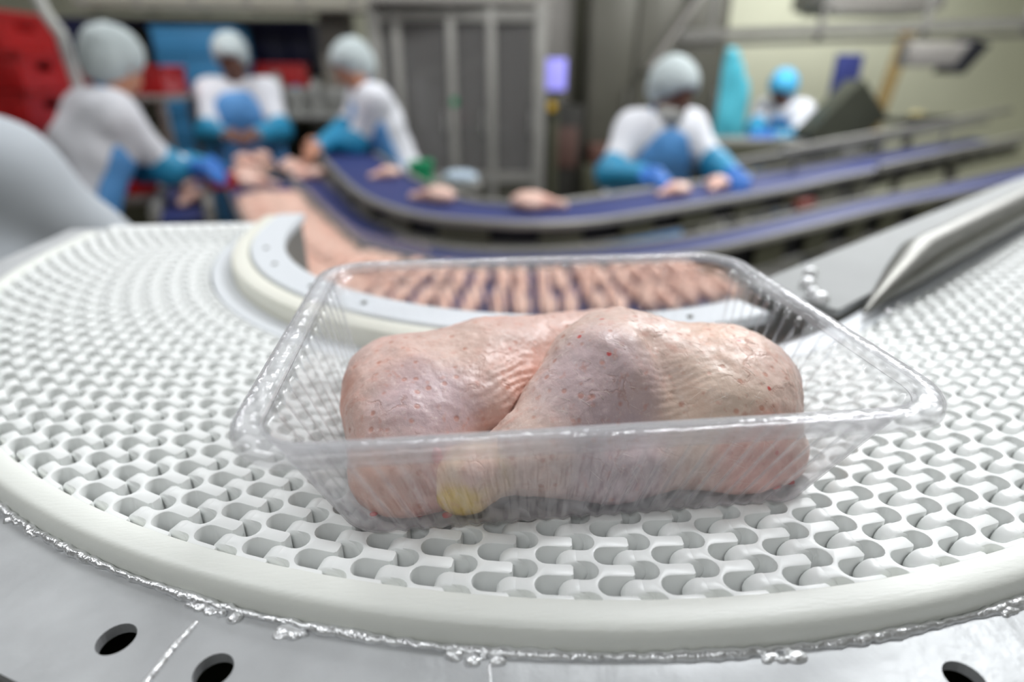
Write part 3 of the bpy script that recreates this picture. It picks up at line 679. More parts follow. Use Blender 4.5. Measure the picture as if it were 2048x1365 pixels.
F.ell((-.0555, -.0440, .0215), (.0045, .0050, .0055), .003); F.ell((-.0550, -.0445, .0140), (.0032, .004, .006), .003); F.ell((-.0575, -.0450, .0185), (.0025, .003, .003), .003); F.cut((0, 0, -1), -.0019)
V, Q = F.nets(); V = relax(V, Q, 1); V += vnormals(V, Q) * (.0006 * vnoise(V, 420, 5))[:, None]
link('raw_end', np_mesh(V - off, Q), M_bone, legA)['label'] = 'raw pink cut end beside the knuckle'
# back leg, trimmed where the front one lies against it
FB = fieldB(Field((-.105, -.062, -.004), (.055, .072, .070), .00125))
GA = fieldA(Field((-.105, -.062, -.004), (.055, .072, .070), .00125))
FB.F = np.maximum(FB.F, -(GA.F - .0006))
V, Q = finish_leg(FB, [((-.022, -.012, .050), (-.008, -.030, .026), .007, .003, .0005), ((-.086, -.03, .022), (-.05, -.05, .010), .005, .0014, .0002), ((-.078, -.05, .03), (-.074, .03, .045), .004, .0009, .0001)], 23)
offB = np.array((-.045, 0, .0019))
legB = empty('chicken_quarter', tuple(offB), 0, 'raw chicken leg lying behind and left in the tray, mauve pink skin', 'chicken leg')
mat_shift(MBk, offB); skinB = link('skin', np_mesh(V - offB, Q), MBk, legB)
legA['group'] = legB['group'] = 'raw chicken legs in the clear tray'
for x, y, z, r in ((-.0785, -.0535, .004, .0012), (-.062, -.0545, .003, .0012), (-.052, -.0555, .0028, .0016)):
    F = Field((-.004, -.004, -.003), (.004, .004, .003), .0004); F.ell((0, 0, 0), (r, r * .8, r * .6), .001); F.ell((r, r * .3, 0), (r * .6, r * .6, r * .5), .001); V, Q = F.nets()
    o = link('blood_drop', np_mesh(V, Q), M_blood, legB, tuple(np.array((x, y, z)) - offB))
for x, y, z, r in ((.076, -.0535, .0032, .0016), (.083, -.0515, .0032, .0014)):
    F = Field((-.005, -.004, -.003), (.005, .004, .003), .0004); F.ell((0, 0, 0), (r * 1.6, r * .8, r * .6), .001); V, Q = F.nets()
    link('blood_drop', np_mesh(V, Q), M_blood, legA, tuple(np.array((x, y, z)) - off))

# ================================================================== BLUE CONVEYOR LANES
def lane(name, label, pts, width, z, side=1, rail=(.03, .035), rail_m=M_steel_dull, frame_h=.09, plates=True, trim=(0, 1), legs=(), back=True, guard=None, cover=False):
    """pts: one edge line of the lane; the belt lies on the left (side=+1) of it"""
    path = smooth_path(pts)
    path = [(x, y, nx * side, ny * side) for x, y, nx, ny in path]
    cx, cy = path[len(path) // 2][:2]
    root = empty(name, (cx, cy, FLOOR), 0, label, 'conveyor')
    ro = Vector(root.location)
    def P(o): o.parent = root; o.location = Vector(o.location) - ro; return o
    P(part_sweep('belt', path, [(.012, z - .008), (.012, z), (width - .012, z), (width - .012, z - .008)], M_blue_belt, None))
    w, h = rail
    P(part_sweep('side_rail', path, [(-.5 * w, z - .006), (-.5 * w, z + h - .006), (-.3 * w, z + h), (.3 * w, z + h), (.5 * w, z + h - .006), (.5 * w, z - .006)], rail_m, None))
    if back: P(part_sweep('side_rail', path, [(width - .5 * w, z - .03), (width - .5 * w, z + h - .006), (width - .3 * w, z + h), (width + .3 * w, z + h), (width + .5 * w, z + h - .006), (width + .5 * w, z - .03)], rail_m, None))
    P(part_sweep('bed', path, [(.02, z - frame_h + .005), (.02, z - .012), (width - .02, z - .012), (width - .02, z - frame_h + .005)], M_black, None))  # solid near-black core painting the darkness seen through the side openings
    if plates:
        # lower flange and upright frame plates with open windows between them
        P(part_sweep('lower_flange', path, [(-.35 * w, z - frame_h - .006), (-.35 * w, z - frame_h), (.035, z - frame_h), (.035, z - frame_h - .006)], rail_m, None))
        acc = 0; last = 0; i0 = 0
        for i in range(1, len(path)):
            acc += math.hypot(path[i][0] - path[i - 1][0], path[i][1] - path[i - 1][1])
            if acc - last > .16:
                if i - i0 >= 1:
                    P(part_sweep('frame_plate', path[i0:i + 1], [(-.1 * w, z - frame_h), (-.1 * w, z - .007), (.006, z - .007), (.006, z - frame_h)], M_steel_dark, None))
                last = acc + .13; i0 = None
            if i0 is None and acc >= last: i0 = i
            if i0 is None: continue
    for i in legs:
        x, y, nx, ny = path[int(i * (len(path) - 1))]; px, py = x + nx * width / 2, y + ny * width / 2
        b = MB(); b.box((px - .025, py - .025, FLOOR), (px + .025, py + .025, z - frame_h), .003); b.box((px - .06, py - .06, FLOOR), (px + .06, py + .06, FLOOR + .012))
        P(b.build('leg', M_steel_dull, None))
    return root, path
U_PTS = [(-.87, 3.74), (-.75, 3.38), (-.45, 2.39), (-.29, 2.01), (-.12, 1.79), (.05, 1.70), (.21, 1.65), (.40, 1.66), (.66, 1.77), (1.39, 2.15), (1.93, 2.48), (4.07, 3.74)]
I_PTS = [(-1.03, 3.58), (-.98, 3.44), (-.64, 2.54), (-.37, 1.85), (-.27, 1.69), (-.09, 1.55), (.17, 1.48), (.50, 1.50), (.84, 1.60), (1.32, 1.84), (1.98, 2.20), (2.58, 2.48), (3.88, 3.16)]
M_PTS = [(-1.22, 3.12), (-.93, 2.36), (-.71, 1.93), (-.51, 1.60), (-.33, 1.41), (-.12, 1.29), (.14, 1.23), (.40, 1.23), (.66, 1.29)]
L_PTS = [(-1.17, 2.17), (-1.50, 3.13)]
lane('curved_blue_conveyor', 'outermost curved blue belt conveyor with grey rails and open framed side', U_PTS, .31, -.316, 1, rail=(.026, .017), frame_h=.066, legs=(.12, .3, .52, .7, .9))
lane('curved_blue_conveyor', 'lower empty blue belt conveyor curving inside the outermost one', I_PTS, .158, -.402, 1, rail=(.022, .016), frame_h=.10, legs=(.1, .35, .6, .85))
def resample(pts, n):
    P = np.array([(q[0], q[1]) for q in smooth_path(pts, .02)]); d = np.r_[0, np.cumsum(np.linalg.norm(np.diff(P, axis=0), axis=1))]; t = np.linspace(0, d[-1], n)
    return np.stack([np.interp(t, d, P[:, 0]), np.interp(t, d, P[:, 1])], 1)
Mi = resample([(-1.22, 3.12), (-.93, 2.36), (-.76, 1.95), (-.63, 1.58), (-.46, 1.30), (-.22, 1.11), (.12, 1.02), (.44, 1.03), (.72, 1.12)], 320)
Mo = resample([(-.885, 3.13), (-.665, 2.54), (-.395, 1.85), (-.29, 1.68), (-.10, 1.53), (.17, 1.455), (.50, 1.47), (.66, 1.50)], 320)
mpath = [(a_[0], a_[1], b_[0] - a_[0], b_[1] - a_[1]) for a_, b_ in zip(Mi, Mo)]      # the normal spans the whole lane
mlane = empty('meat_conveyor', (-.2, 1.5, FLOOR), 0, 'innermost blue lane covered with a row of pale meat pieces', 'conveyor')
for nm_, pf, mm in (('belt', [(.03, -.413), (.03, -.405), (.97, -.405), (.97, -.413)], M_blue_belt), ('side_rail', [(0, -.43), (0, -.385), (.025, -.385), (.025, -.43)], M_steel_dull), ('side_rail', [(.975, -.43), (.975, -.392), (1, -.392), (1, -.43)], M_steel_dull), ('bed', [(.04, -.48), (.04, -.415), (.96, -.415), (.96, -.48)], M_steel_dark)):
    o = part_sweep(nm_, mpath, pf, mm, None); o.parent = mlane; o.location = -Vector(mlane.location)
for i_ in (24, 160, 304):
    x_, y_, nx_, ny_ = mpath[i_]; x_ += nx_ / 2; y_ += ny_ / 2
    b = MB(); b.box((x_ - .025, y_ - .025, FLOOR), (x_ + .025, y_ + .025, -.48), .003); b.box((x_ - .06, y_ - .06, FLOOR), (x_ + .06, y_ + .06, FLOOR + .012)); o = b.build('leg', M_steel_dull, None); o.parent = mlane; o.location = -Vector(mlane.location)
lane('feed_conveyor', 'narrow straight blue lane with steel sides beside the bending worker', [(x, y) for x, y in L_PTS][::1], .19, -.392, -1, rail=(.03, .05), frame_h=.09, plates=False, legs=(.15, .9))
gp = smooth_path([(-.99, 3.40), (-.66, 2.53), (-.39, 1.84), (-.285, 1.675), (-.10, 1.53)])
gd = part_sweep('guard_strip', gp, [(-.004, -.375), (-.004, -.335), (.0, -.335), (.0, -.375)], M_guard, None)
tag(gd, 'clear plastic guard strip between the meat lane and the empty blue belt', 'guard')

# ---- meat pieces
Fp = Field((-.10, -.06, -.01), (.10, .06, .07), .005)
Fp.ell((.04, 0, .026), (.045, .040, .026), .02); Fp.ell((.02, .02, .022), (.03, .03, .02), .02); Fp.cap((.01, 0, .026), (-.06, -.01, .018), .024, .012, .02); Fp.ell((-.068, -.012, .016), (.013, .013, .013), .01); Fp.cut((0, 0, -1), 0)
V, Q = Fp.nets(); V = relax(V, Q, 1); V += vnormals(V, Q) * (.0025 * vnoise(V, 40, 2))[:, None]; V[:, 2] = np.maximum(V[:, 2], 0)
ME_LEG = np_mesh(V, Q); M_meat = mat_chicken('far_chicken_skin', (228, 190, 174), [((222, 160, 140), (-.02, .0, .03), .01, .05, .6)], 9.0, .5); ME_LEG.materials.append(M_meat)
def meat(x, y, z, rz, s, label, group=None, tilt=(0, 0)):
    o = link('chicken_piece', ME_LEG, None, None, (x, y, z), (tilt[0], tilt[1], rz)); o.scale = (s, s, s); return tag(o, label, 'chicken piece', group)
GU = 'chicken pieces on the outer blue conveyor'
zU, zI, zM, zL = -.316, -.402, -.405, -.392
meat(-.33, 2.63, zU, .4, .95, 'small raw chicken piece on outer belt nearest the green box', GU)
meat(-.10, 2.06, zU, -.5, 1.15, 'raw chicken piece on the outer belt, second from the left worker in white', GU)
meat(.29, 1.88, zU, 2.9, 1.25, 'raw chicken piece lying alone at the lowest bend of outer belt', GU)
meat(.86, 2.09, zU, .3, 1.0, 'raw chicken piece under the right worker nearest his bent arm', GU)
meat(1.09, 2.19, zU, .8, 1.05, 'raw chicken piece under the outstretched right-hand sleeve of far worker', GU)
GL = 'chicken pieces heaped at the far end of the lanes'
meat(-1.30, 2.83, zL, 1.9, 1.15, 'raw chicken piece farther along the narrow feed lane', GL)
meat(-1.16, 2.50, zL, 1.4, 1.25, 'raw chicken piece nearest the camera on the narrow feed lane', GL)
meat(-1.10, 2.98, zM, .2, 1.3, 'large pale chicken piece across the far end of meat lane', GL)
meat(-.98, 2.92, zM, 2.8, 1.3, 'chicken piece at the meat lane far end beside the empty belt', GL)
meat(-.86, 3.36, zI, 1.2, 1.3, 'chicken piece on the inner blue belt below the heap', GL)
meat(-.78, 3.14, zI, .5, 1.2, 'nearest chicken piece at the far end of inner blue belt', GL)
pt = empty('packing_table', (-1.14, 3.45, FLOOR), 0, 'small steel table under the chicken heap before the central worker', 'table')
MB().box((-.09, -.27, .875), (.09, .24, .895), .003).build('table_top', M_steel_dull, pt)
for sx_ in (-.07, .07):
    for sy_ in (-.24, .21): MB().box((sx_ - .012, sy_ - .012, 0), (sx_ + .012, sy_ + .012, .875)).build('leg', M_steel_dull, pt)
for hx_, hy_, hz_ in ((-1.17, 3.27, -.405), (-1.10, 3.36, -.405), (-1.18, 3.46, -.405), (-1.11, 3.57, -.405), (-.90, 3.40, zI), (-.94, 3.50, zI), (-.86, 3.28, zI), (-1.14, 3.33, -.35), (-1.13, 3.49, -.35)):
    meat(hx_, hy_, hz_, random.uniform(0, 6), 1.2, 'pale chicken piece in the heap in front of the far central worker', GL)
# row of pieces lying across the meat lane
Fp = Field((-.14, -.04, -.01), (.14, .04, .06), .005)
Fp.cap((-.10, 0, .02), (-.02, 0, .024), .016, .026, .02); Fp.cap((-.02, 0, .024), (.09, .004, .02), .026, .020, .02); Fp.ell((.105, .0, .02), (.02, .022, .016), .015); Fp.cut((0, 0, -1), 0)
V, Q = Fp.nets(); V = relax(V, Q, 1); V += vnormals(V, Q) * (.002 * vnoise(V, 50, 8))[:, None]; V[:, 2] = np.maximum(V[:, 2], 0)
ME_STRIP = np_mesh(V, Q); M_meat2 = mat_chicken('far_chicken_strip', (222, 184, 166), [((204, 148, 128), (.06, 0, .02), .01, .06, .6)], 3.0, .4); ME_STRIP.materials.append(M_meat2)
acc = 0; nxt = .50
for i in range(1, len(mpath)):
    x, y, nx, ny = mpath[i]; w_ = math.hypot(nx, ny); mx_, my_ = x + nx / 2, y + ny / 2
    acc += math.hypot(mx_ - mpath[i - 1][0] - mpath[i - 1][2] / 2, my_ - mpath[i - 1][1] - mpath[i - 1][3] / 2)
    if acc < nxt: continue
    nxt += .060
    two = w_ > .34
    for fr in ((.29, .73) if two else (.5,)):
        o = link('chicken_strip', ME_STRIP, None, None, (x + nx * fr, y + ny * fr, zM), (0, 0, math.atan2(ny, nx) + random.uniform(-.10, .10) + (PI if random.random() < .4 else 0)))
        sx2 = (w_ * .42 if two else w_ * .88) / .235
        o.scale = (sx2, random.uniform(.62, .80), random.uniform(.7, .95))
        tag(o, 'long pale raw chicken piece laid across the innermost meat lane', 'chicken piece', 'row of chicken pieces on the meat lane')

# ================================================================== PEOPLE
def person(label, loc, rz, lean, hands, H=1.0, head_pitch=.5, head_yaw=0.0, cap_m=None, skin=None, apron=True, sleeves=True, gloves=True, beard=False, twist=0.0, coat_m=None, group='workers at the conveyor lanes', side_lean=0.0, wrap=False):
    skin = skin or M_skin; cap_m = cap_m or M_cap
    root = empty('person', (loc[0], loc[1], FLOOR), rz, label, 'person', group)
    inv = Matrix.Rotation(-rz, 3, 'Z')
    hl = [inv @ (Vector(h) - Vector((loc[0], loc[1], FLOOR))) for h in hands]        # hand targets in local coordinates (x<0 first)
    up = Vector((math.sin(side_lean), -math.sin(lean), math.cos(lean))).normalized(); fw = Vector((0, -math.cos(lean), -math.sin(lean)))
    sx = Matrix.Rotation(twist, 3, 'Z') @ Vector((1, 0, 0))
    pel = Vector((0, .05 + .12 * math.sin(lean), .90 * H)); che = pel + up * .30 * H; nb = pel + up * .50 * H
    hd_up = Vector((math.sin(side_lean) * .5, -math.sin(lean * .6 + head_pitch * .4), math.cos(lean * .6 + head_pitch * .4))).normalized()
    hc = nb + hd_up * .155 * H
    Rh = Matrix.Rotation(head_yaw, 3, 'Z') @ Matrix.Rotation(head_pitch, 3, 'X')      # face towards -y, pitched down
    sh = [nb - up * .045 + sx * (s * .175 * H) for s in (-1, 1)]
    arms = []
    for s, S, T in zip((-1, 1), sh, hl):
        a, b = .285 * H, .255 * H; d = T - S; L = min(d.length, (a + b) * .985); dn = d.normalized(); T = S + dn * L
        q = (a * a - b * b + L * L) / (2 * L); hgt = math.sqrt(max(a * a - q * q, 1e-6))
        pole = Vector((s * .7, .35, -.8)); pole = (pole - dn * pole.dot(dn)).normalized()
        arms.append((S, S + dn * q + pole * hgt, T, dn))
    hips = [pel + Vector((s * .092, 0, -.04)) for s in (-1, 1)]; knee = [Vector((s * .10, .0, .48 * H)) for s in (-1, 1)]; ank = [Vector((s * .105, .05, .085)) for s in (-1, 1)]; toe = [Vector((s * .13, -.11, .045)) for s in (-1, 1)]
    allp = [pel, nb, hc + Vector((0, 0, .16)), *sh] + [p for A in arms for p in A[1:3]] + [Vector((-.25, -.25, 0)), Vector((.25, .25, 0))]
    lo = [min(p[i] for p in allp) - .24 for i in range(3)]; hi = [max(p[i] for p in allp) + .24 for i in range(3)]; lo[2] = -.02
    h = .0085
    t3 = lambda p: tuple(p)
    def torso(F, g=0.0, k=.05):
        for c, hw, r in ((pel, .085, .105), (pel + up * .14, .075, .10), (che, .095, .112), (nb - up * .07, .11, .085)):
            F.cap(t3(c - sx * hw), t3(c + sx * hw), r * H + g, None, k)
        F.cap(t3(sh[0]), t3(sh[1]), .055 + g, None, k)
    # ---- body: one continuous surface with hands, feet and head
    F = Field(lo, hi, h); torso(F)
    F.cap(t3(nb - up * .03), t3(hc - hd_up * .05), .058, .052, .03)
    R = np.array(Rh)
    F.ell(t3(hc), (.076, .094, .112), .02, R)
    F.ell(t3(hc + Rh @ Vector((0, -.035, -.065))), (.052, .055, .05), .03, R)
    F.cap(t3(hc + Rh @ Vector((0, -.088, .01))), t3(hc + Rh @ Vector((0, -.108, -.022))), .010, .014, .012)
    for s in (-1, 1): F.ell(t3(hc + Rh @ Vector((s * .078, .008, -.005))), (.012, .022, .032), .01, R)
    hand_parts = []
    for s, (S, E, T, dn) in zip((-1, 1), arms):
        F.cap(t3(S), t3(E), .052, .042, .03); F.cap(t3(E), t3(T), .042, .029, .02)
        fd = (T - E).normalized(); sd = fd.cross(Vector((0, 0, 1)));
        sd = sd.normalized() if sd.length > .1 else Vector((1, 0, 0))
        dnv = fd.cross(sd).normalized(); dnv = dnv if dnv.z < 0 else -dnv
        segs = [(T, T + fd * .075, .030, .034)]
        for j, ln in zip((-1.5, -.5, .5, 1.5), (.066, .078, .074, .058)):
            b0 = T + fd * .085 + sd * (j * .021); b1 = b0 + (fd * .8 + dnv * .45).normalized() * ln * .5; b2 = b1 + (fd * .35 + dnv * .9).normalized() * ln * .5
            segs += [(b0, b1, .0105, .0098), (b1, b2, .0098, .0088)]
        th0 = T + fd * .03 - sd * (s * .030); th1 = th0 + (fd * .6 - sd * s * .7 + dnv * .3).normalized() * .035; th2 = th1 + (fd * .9 + dnv * .3).normalized() * .03
        segs += [(th0, th1, .013, .0115), (th1, th2, .0115, .0095)]
        hand_parts.append(segs)
        for a, b, ra, rb in segs: F.cap(t3(a), t3(b), ra, rb, .008)
        F.cap(t3(T + fd * .04 - sd * .02), t3(T + fd * .04 + sd * .02), .02, .02, .015)
    for hp, kn, an, to in zip(hips, knee, ank, toe):
        F.cap(t3(hp), t3(kn), .085, .058, .04); F.cap(t3(kn), t3(an), .056, .038, .03); F.cap(t3(an + Vector((0, .02, -.035))), t3(to), .04, .035, .03)
    V, Q = F.nets(); V = relax(V, Q, 1); link('body', np_mesh(V, Q), skin, root)
    hg = .011
    def garment(name, m, build, fold=.004, cuts=(), hh=hg, freq=16):
        G = Field(lo, hi, hh); build(G)
        for n, d in cuts: G.cut(n, d)
        V, Q = G.nets(); V = relax(V, Q, 1); V = V + vnormals(V, Q) * (fold * vnoise(V * np.array((1, 1, .6)), freq, len(name) + int(loc[0] * 10) % 7))[:, None]
        return link(name, np_mesh(V, Q), m, root)
    def coat(G):
        torso(G, .022, .06)
        for S, E, T, dn in arms: G.cap(t3(S), t3(E), .068, .060, .05); G.cap(t3(E), t3(E + (T - E) * .9), .060, .044, .03)
        for hp, kn in zip(hips, knee): G.cap(t3(hp), t3(hp + (kn - hp) * .45), .125, .13, .06)
    # collar stays below the chin: cut the coat by a plane across the neck
    garment('coat', coat_m or M_coat, coat, .007)
    def trousers(G):
        for hp, kn, an in zip(hips, knee, ank): G.cap(t3(hp), t3(kn), .10, .078, .03); G.cap(t3(kn), t3(an + Vector((0, 0, .04))), .078, .066, .02)
    garment('trousers', M_trouser, trousers)
    for an, to in zip(ank, toe):
        garment('boot', M_boot, lambda G: (G.cap(t3(an + Vector((0, .02, -.03))), t3(to), .056, .05, .03), G.cap(t3(an + Vector((0, .01, 0))), t3(an + Vector((0, .01, .16))), .062, .068, .03), G.cut((0, 0, -1), 0.0)), .001)
    if apron:
        def ap(G):
            for c, hw, r in ((pel - up * .02, .10, .105), (pel + up * .14, .095, .10), (che, .085, .112), (che + up * .08, .05, .10)):
                G.cap(t3(c - sx * hw), t3(c + sx * hw), r * H + .036, None, .06)
            for hp, kn in zip(hips, knee): G.cap(t3(hp), t3(kn), .14, .13, .08)
            X, Y, Z = G.grid(); a = pel
            pl = -((X - a.x) * fw.x + (Y - a.y) * fw.y + (Z - a.z) * fw.z - .02)
            if wrap: pl = np.minimum(pl, Z - a.z - .04)        # the skirt of the apron wraps right round
            G.F = np.maximum(G.F, pl.astype(np.float32))
        o = garment('apron', M_apron, ap, .004)
        # strap round the neck
        b = MB(); pts = []
        for i in range(13):
            t = PI * i / 12; pts.append(nb + sx * (.085 * math.cos(t)) - fw * (.085 * math.sin(t) - .04) + up * (.02 + .03 * math.sin(t)))
        pts = [che + fw * .13 + up * .10 + sx * .07] + pts + [che + fw * .13 + up * .10 - sx * .07]
        b.tube(pts, .012, 8); b.build('apron_strap', M_apron, root, 180)
    for (S, E, T, dn), segs in zip(arms, hand_parts):
        fd = (T - E).normalized()
        if sleeves:
            garment('sleeve_cover', M_sleeve, lambda G: (G.cap(t3(E - (E - S).normalized() * .04), t3(E), .070, .074, .03), G.cap(t3(E), t3(T - fd * .01), .074, .046, .02)), .004, freq=26)
        if gloves:
            garment('glove', M_glove, lambda G: ([G.cap(t3(a), t3(b), ra + .004, rb + .004, .006) for a, b, ra, rb in segs], G.cap(t3(T - fd * .05), t3(T), .036, .036, .01), G.cap(t3(T + fd * .04 - fd.cross(Vector((0, 0, 1))) * .02), t3(T + fd * .04 + fd.cross(Vector((0, 0, 1))) * .02), .025, .025, .015)), .0005, hh=.0075)
    # bouffant cap over hair and ears
    G = Field([c - .2 for c in hc], [c + .2 for c in hc], .008)
    G.ell(t3(hc + Rh @ Vector((0, .022, .035))), (.102, .122, .108), .03, R); G.ell(t3(hc + Rh @ Vector((0, .06, -.02))), (.088, .078, .085), .03, R)
    n = Rh @ Vector((0, -.86, -.5)); G.cut(t3(n), n.dot(hc) + .038)
    V, Q = G.nets(); V = relax(V, Q, 1); V = V + vnormals(V, Q) * (.004 * vnoise(V, 45, 5))[:, None]; link('hair_cap', np_mesh(V, Q), cap_m, root)
    for s in (-1, 1):
        b = MB(); c = hc + Rh @ Vector((s * .031, -.083, .012)); G = Field([x - .03 for x in c], [x + .03 for x in c], .003); G.ell(t3(c), (.013, .008, .008), .004, R); V, Q = G.nets(); link('eye', np_mesh(V, Q), M_eye, root)
    c = hc + Rh @ Vector((0, -.083, -.062)); G = Field([x - .05 for x in c], [x + .05 for x in c], .003); G.ell(t3(c), (.025, .009, .007), .004, R); V, Q = G.nets(); link('mouth', np_mesh(V, Q), mat('lips', (150, 84, 78), .5), root)
    if beard:
        G = Field([x - .14 for x in hc], [x + .14 for x in hc], .006); G.ell(t3(hc + Rh @ Vector((0, -.046, -.075))), (.068, .066, .062), .02, R); V, Q = G.nets(); link('beard_cover', np_mesh(V, Q), M_mask, root)
    return root
R90 = PI / 2
# bending worker on the left, back towards us, arms reaching right over the feed lane
person('worker bending over the lane beside red crates, white back and grey-white hood', (-1.50, 2.42), math.radians(128), .50, [(-1.17, 2.74, -.26), (-1.12, 2.50, -.24)], H=.99, head_pitch=.5, head_yaw=.5, wrap=True)
person('central far worker facing us in white coat and blue apron behind meat heap', (-1.30, 3.90), math.radians(8), .12, [(-1.30, 3.55, -.20), (-1.13, 3.55, -.20)], H=.97, head_pitch=.5, skin=M_skin_dark, gloves=False)
person('worker turned left with white cap beside the grey glass enclosure', (-.42, 3.66), math.radians(-70), .36, [(-.76, 3.42, -.26), (-.78, 3.62, -.26)], H=.97, head_pitch=.6, gloves=False)
person('right worker with white cap leaning over the outer belt, beard cover on', (1.00, 2.74), math.radians(12), .34, [(.82, 2.33, -.27), (1.22, 2.33, -.27)], H=.90, head_pitch=.55, head_yaw=.25, skin=M_skin_dark, beard=True)
person('far right worker in a bright blue hair cap bending down to the left', (2.72, 4.55), math.radians(-50), .55, [(2.30, 4.22, -.30), (2.42, 4.18, -.30)], H=.90, head_pitch=.7, cap_m=M_cap_blue, skin=M_skin_dark)
person('nearest person at left edge, only a white coat sleeve in view', (-.905, .78), math.radians(186), .14, [(-.60, 1.12, -.34), (-1.1, 1.2, -.3)], H=.96, head_pitch=.3, apron=False, sleeves=False, gloves=False, group=None, coat_m=mat('white_coat_dimmed', (186, 192, 198), .8, var=.05, scale=5, bump=.35, bscale=18))  # darker copy of the white coat; dimmer light put into its colour

# ================================================================== CRATES
def crate(name, m, label, loc, rz=0, size=(.6, .4, .15), group=None, proto={}):
    key = (name, m.name, size)
    if key in proto:
        c = copy_tree(proto[key], None, label, group); c.location = loc; c.rotation_euler = (0, 0, rz); return c
    L, W, Hh = size; t = .012
    root = empty(name, loc, rz, label, 'crate', group)
    MB().box((-L / 2 + .02, -W / 2 + .02, 0), (L / 2 - .02, W / 2 - .02, t), .004).build('base', m, root)
    for s in (-1, 1):
        y = s * (W / 2 - .014); MB().box((-L / 2 + .014, y - t / 2, .004), (L / 2 - .014, y + t / 2, Hh - .02), .003).build('side_wall', m, root)
        x = s * (L / 2 - .014); b = MB()      # end wall with a hand hole
        b.box((x - t / 2, -W / 2 + .014, .004), (x + t / 2, W / 2 - .014, Hh * .52)); b.box((x - t / 2, -W / 2 + .014, Hh * .52), (x + t / 2, -.06, Hh - .02)); b.box((x - t / 2, .06, Hh * .52), (x + t / 2, W / 2 - .014, Hh - .02)); b.box((x - t / 2, -.06, Hh * .76), (x + t / 2, .06, Hh - .02))
        b.build('end_wall', m, root)
        for i in range(6):
            xr = -L / 2 + .06 + i * (L - .12) / 5; MB().box((xr - .006, s * (W / 2 - .006) - .006, .01), (xr + .006, s * (W / 2 - .006) + .006, Hh - .02)).build('rib', m, root)
    b = MB()
    for s in (-1, 1):
        b.box((-L / 2, s * (W / 2 - .012) - .012, Hh - .024), (L / 2, s * (W / 2 - .012) + .012, Hh), .004); b.box((s * (L / 2 - .012) - .012, -W / 2, Hh - .024), (s * (L / 2 - .012) + .012, W / 2, Hh), .004)
    b.build('rim', m, root)
    proto[key] = root
    return root
d = empty('dolly', (-2.08, 2.80, FLOOR), 0, 'low grey wheeled base under the red crate stack', 'dolly')
MB().box((-.29, -.19, .10), (.29, .19, .14), .01).build('platform', M_cabl, d)
for sx_ in (-1, 1):
    for sy_ in (-1, 1): MB().tube([(sx_ * .22 - .015, sy_ * .14, .05), (sx_ * .22 + .015, sy_ * .14, .05)], .05, 16).build('wheel', M_black, d)
words = ['bottom', 'second', 'third', 'fourth', 'fifth', 'sixth', 'seventh', 'eighth', 'ninth', 'tenth']
for i in range(10):
    crate('red_crate', M_red, 'red plastic crate at left edge, ' + ('topmost' if i == 9 else words[i] + (' of' if i == 0 else ' from the bottom of')) + (' of' if i == 9 else '') + ' its tall stack', (-2.08 + .012 * (i % 3), 2.80 + .01 * (i % 2), FLOOR + .14 + i * .152), .04 * (i % 3 - 1), group='red crates stacked on the dolly')
tb = empty('steel_table', (-1.90, 3.68, FLOOR), 0, 'plain steel table behind the bending worker holding a red crate', 'table')
MB().box((-.35, -.25, 1.28), (.35, .25, 1.31), .004).build('table_top', M_steel_dull, tb)
for sx_ in (-1, 1):
    for sy_ in (-1, 1): MB().box((sx_ * .31 - .018, sy_ * .21 - .018, 0), (sx_ * .31 + .018, sy_ * .21 + .018, 1.28)).build('leg', M_steel_dull, tb)
crate('red_crate', M_red, 'red crate on the steel table between the two left workers', (-1.86, 3.66, FLOOR + 1.31), .05)
crate('red_crate', M_red, 'red crate standing on its stand below the bending worker hands', (-1.73, 3.22, -.46), .2, (.4, .3, .2))
st = empty('crate_stand', (-1.73, 3.22, FLOOR), .2, 'low steel stand under the single red crate by the lane', 'stand')
MB().box((-.22, -.17, .80), (.22, .17, .838), .004).build('shelf', M_steel_dull, st)
for sx_ in (-1, 1):
    for sy_ in (-1, 1): MB().box((sx_ * .19 - .015, sy_ * .14 - .015, 0), (sx_ * .19 + .015, sy_ * .14 + .015, .80)).build('leg', M_steel_dull, st)
for i in range(9):
    crate('blue_crate', M_blue_crate, 'blue plastic crate behind the central far worker, ' + ('topmost of' if i == 8 else words[i] + (' of' if i == 0 else ' from the bottom of')) + ' its stack', (-1.72, 4.70, FLOOR + i * .19), .03 * (i % 3 - 1), (.56, .4, .185), 'blue crates stacked behind the central worker')
crate('red_crate', M_red, 'red crate topping the rack to the right of the central worker', (-1.27, 4.98, -.12), .1, (.4, .3, .3))
rk = empty('steel_rack', (-1.27, 4.98, FLOOR), .1, 'steel rack carrying one red crate behind the central worker', 'rack')
for zz in (.5, 1.165): MB().box((-.24, -.19, zz - .02), (.24, .19, zz), .003).build('shelf', M_steel_dull, rk)
for sx_ in (-1, 1):
    for sy_ in (-1, 1): MB().box((sx_ * .21 - .015, sy_ * .16 - .015, 0), (sx_ * .21 + .015, sy_ * .16 + .015, 1.15)).build('post', M_steel_dull, rk)
rt = empty('red_scoop', (-1.045, 2.60, -.26), .4, 'small red plastic scoop under the hands of the bending worker', 'scoop')
b = MB(); b.box((-.06, -.04, 0), (.06, .04, .006)); b.box((-.06, -.04, 0), (-.054, .04, .07)); b.box((-.06, -.04, 0), (.06, -.034, .06)); b.box((-.06, .034, 0), (.06, .04, .06)); b.build('bowl', M_red, rt)
MB().tube([(-.06, 0, .05), (-.13, 0, .06)], .012, 10).build('handle', M_red, rt)
rt.location.z = -.392 + .05

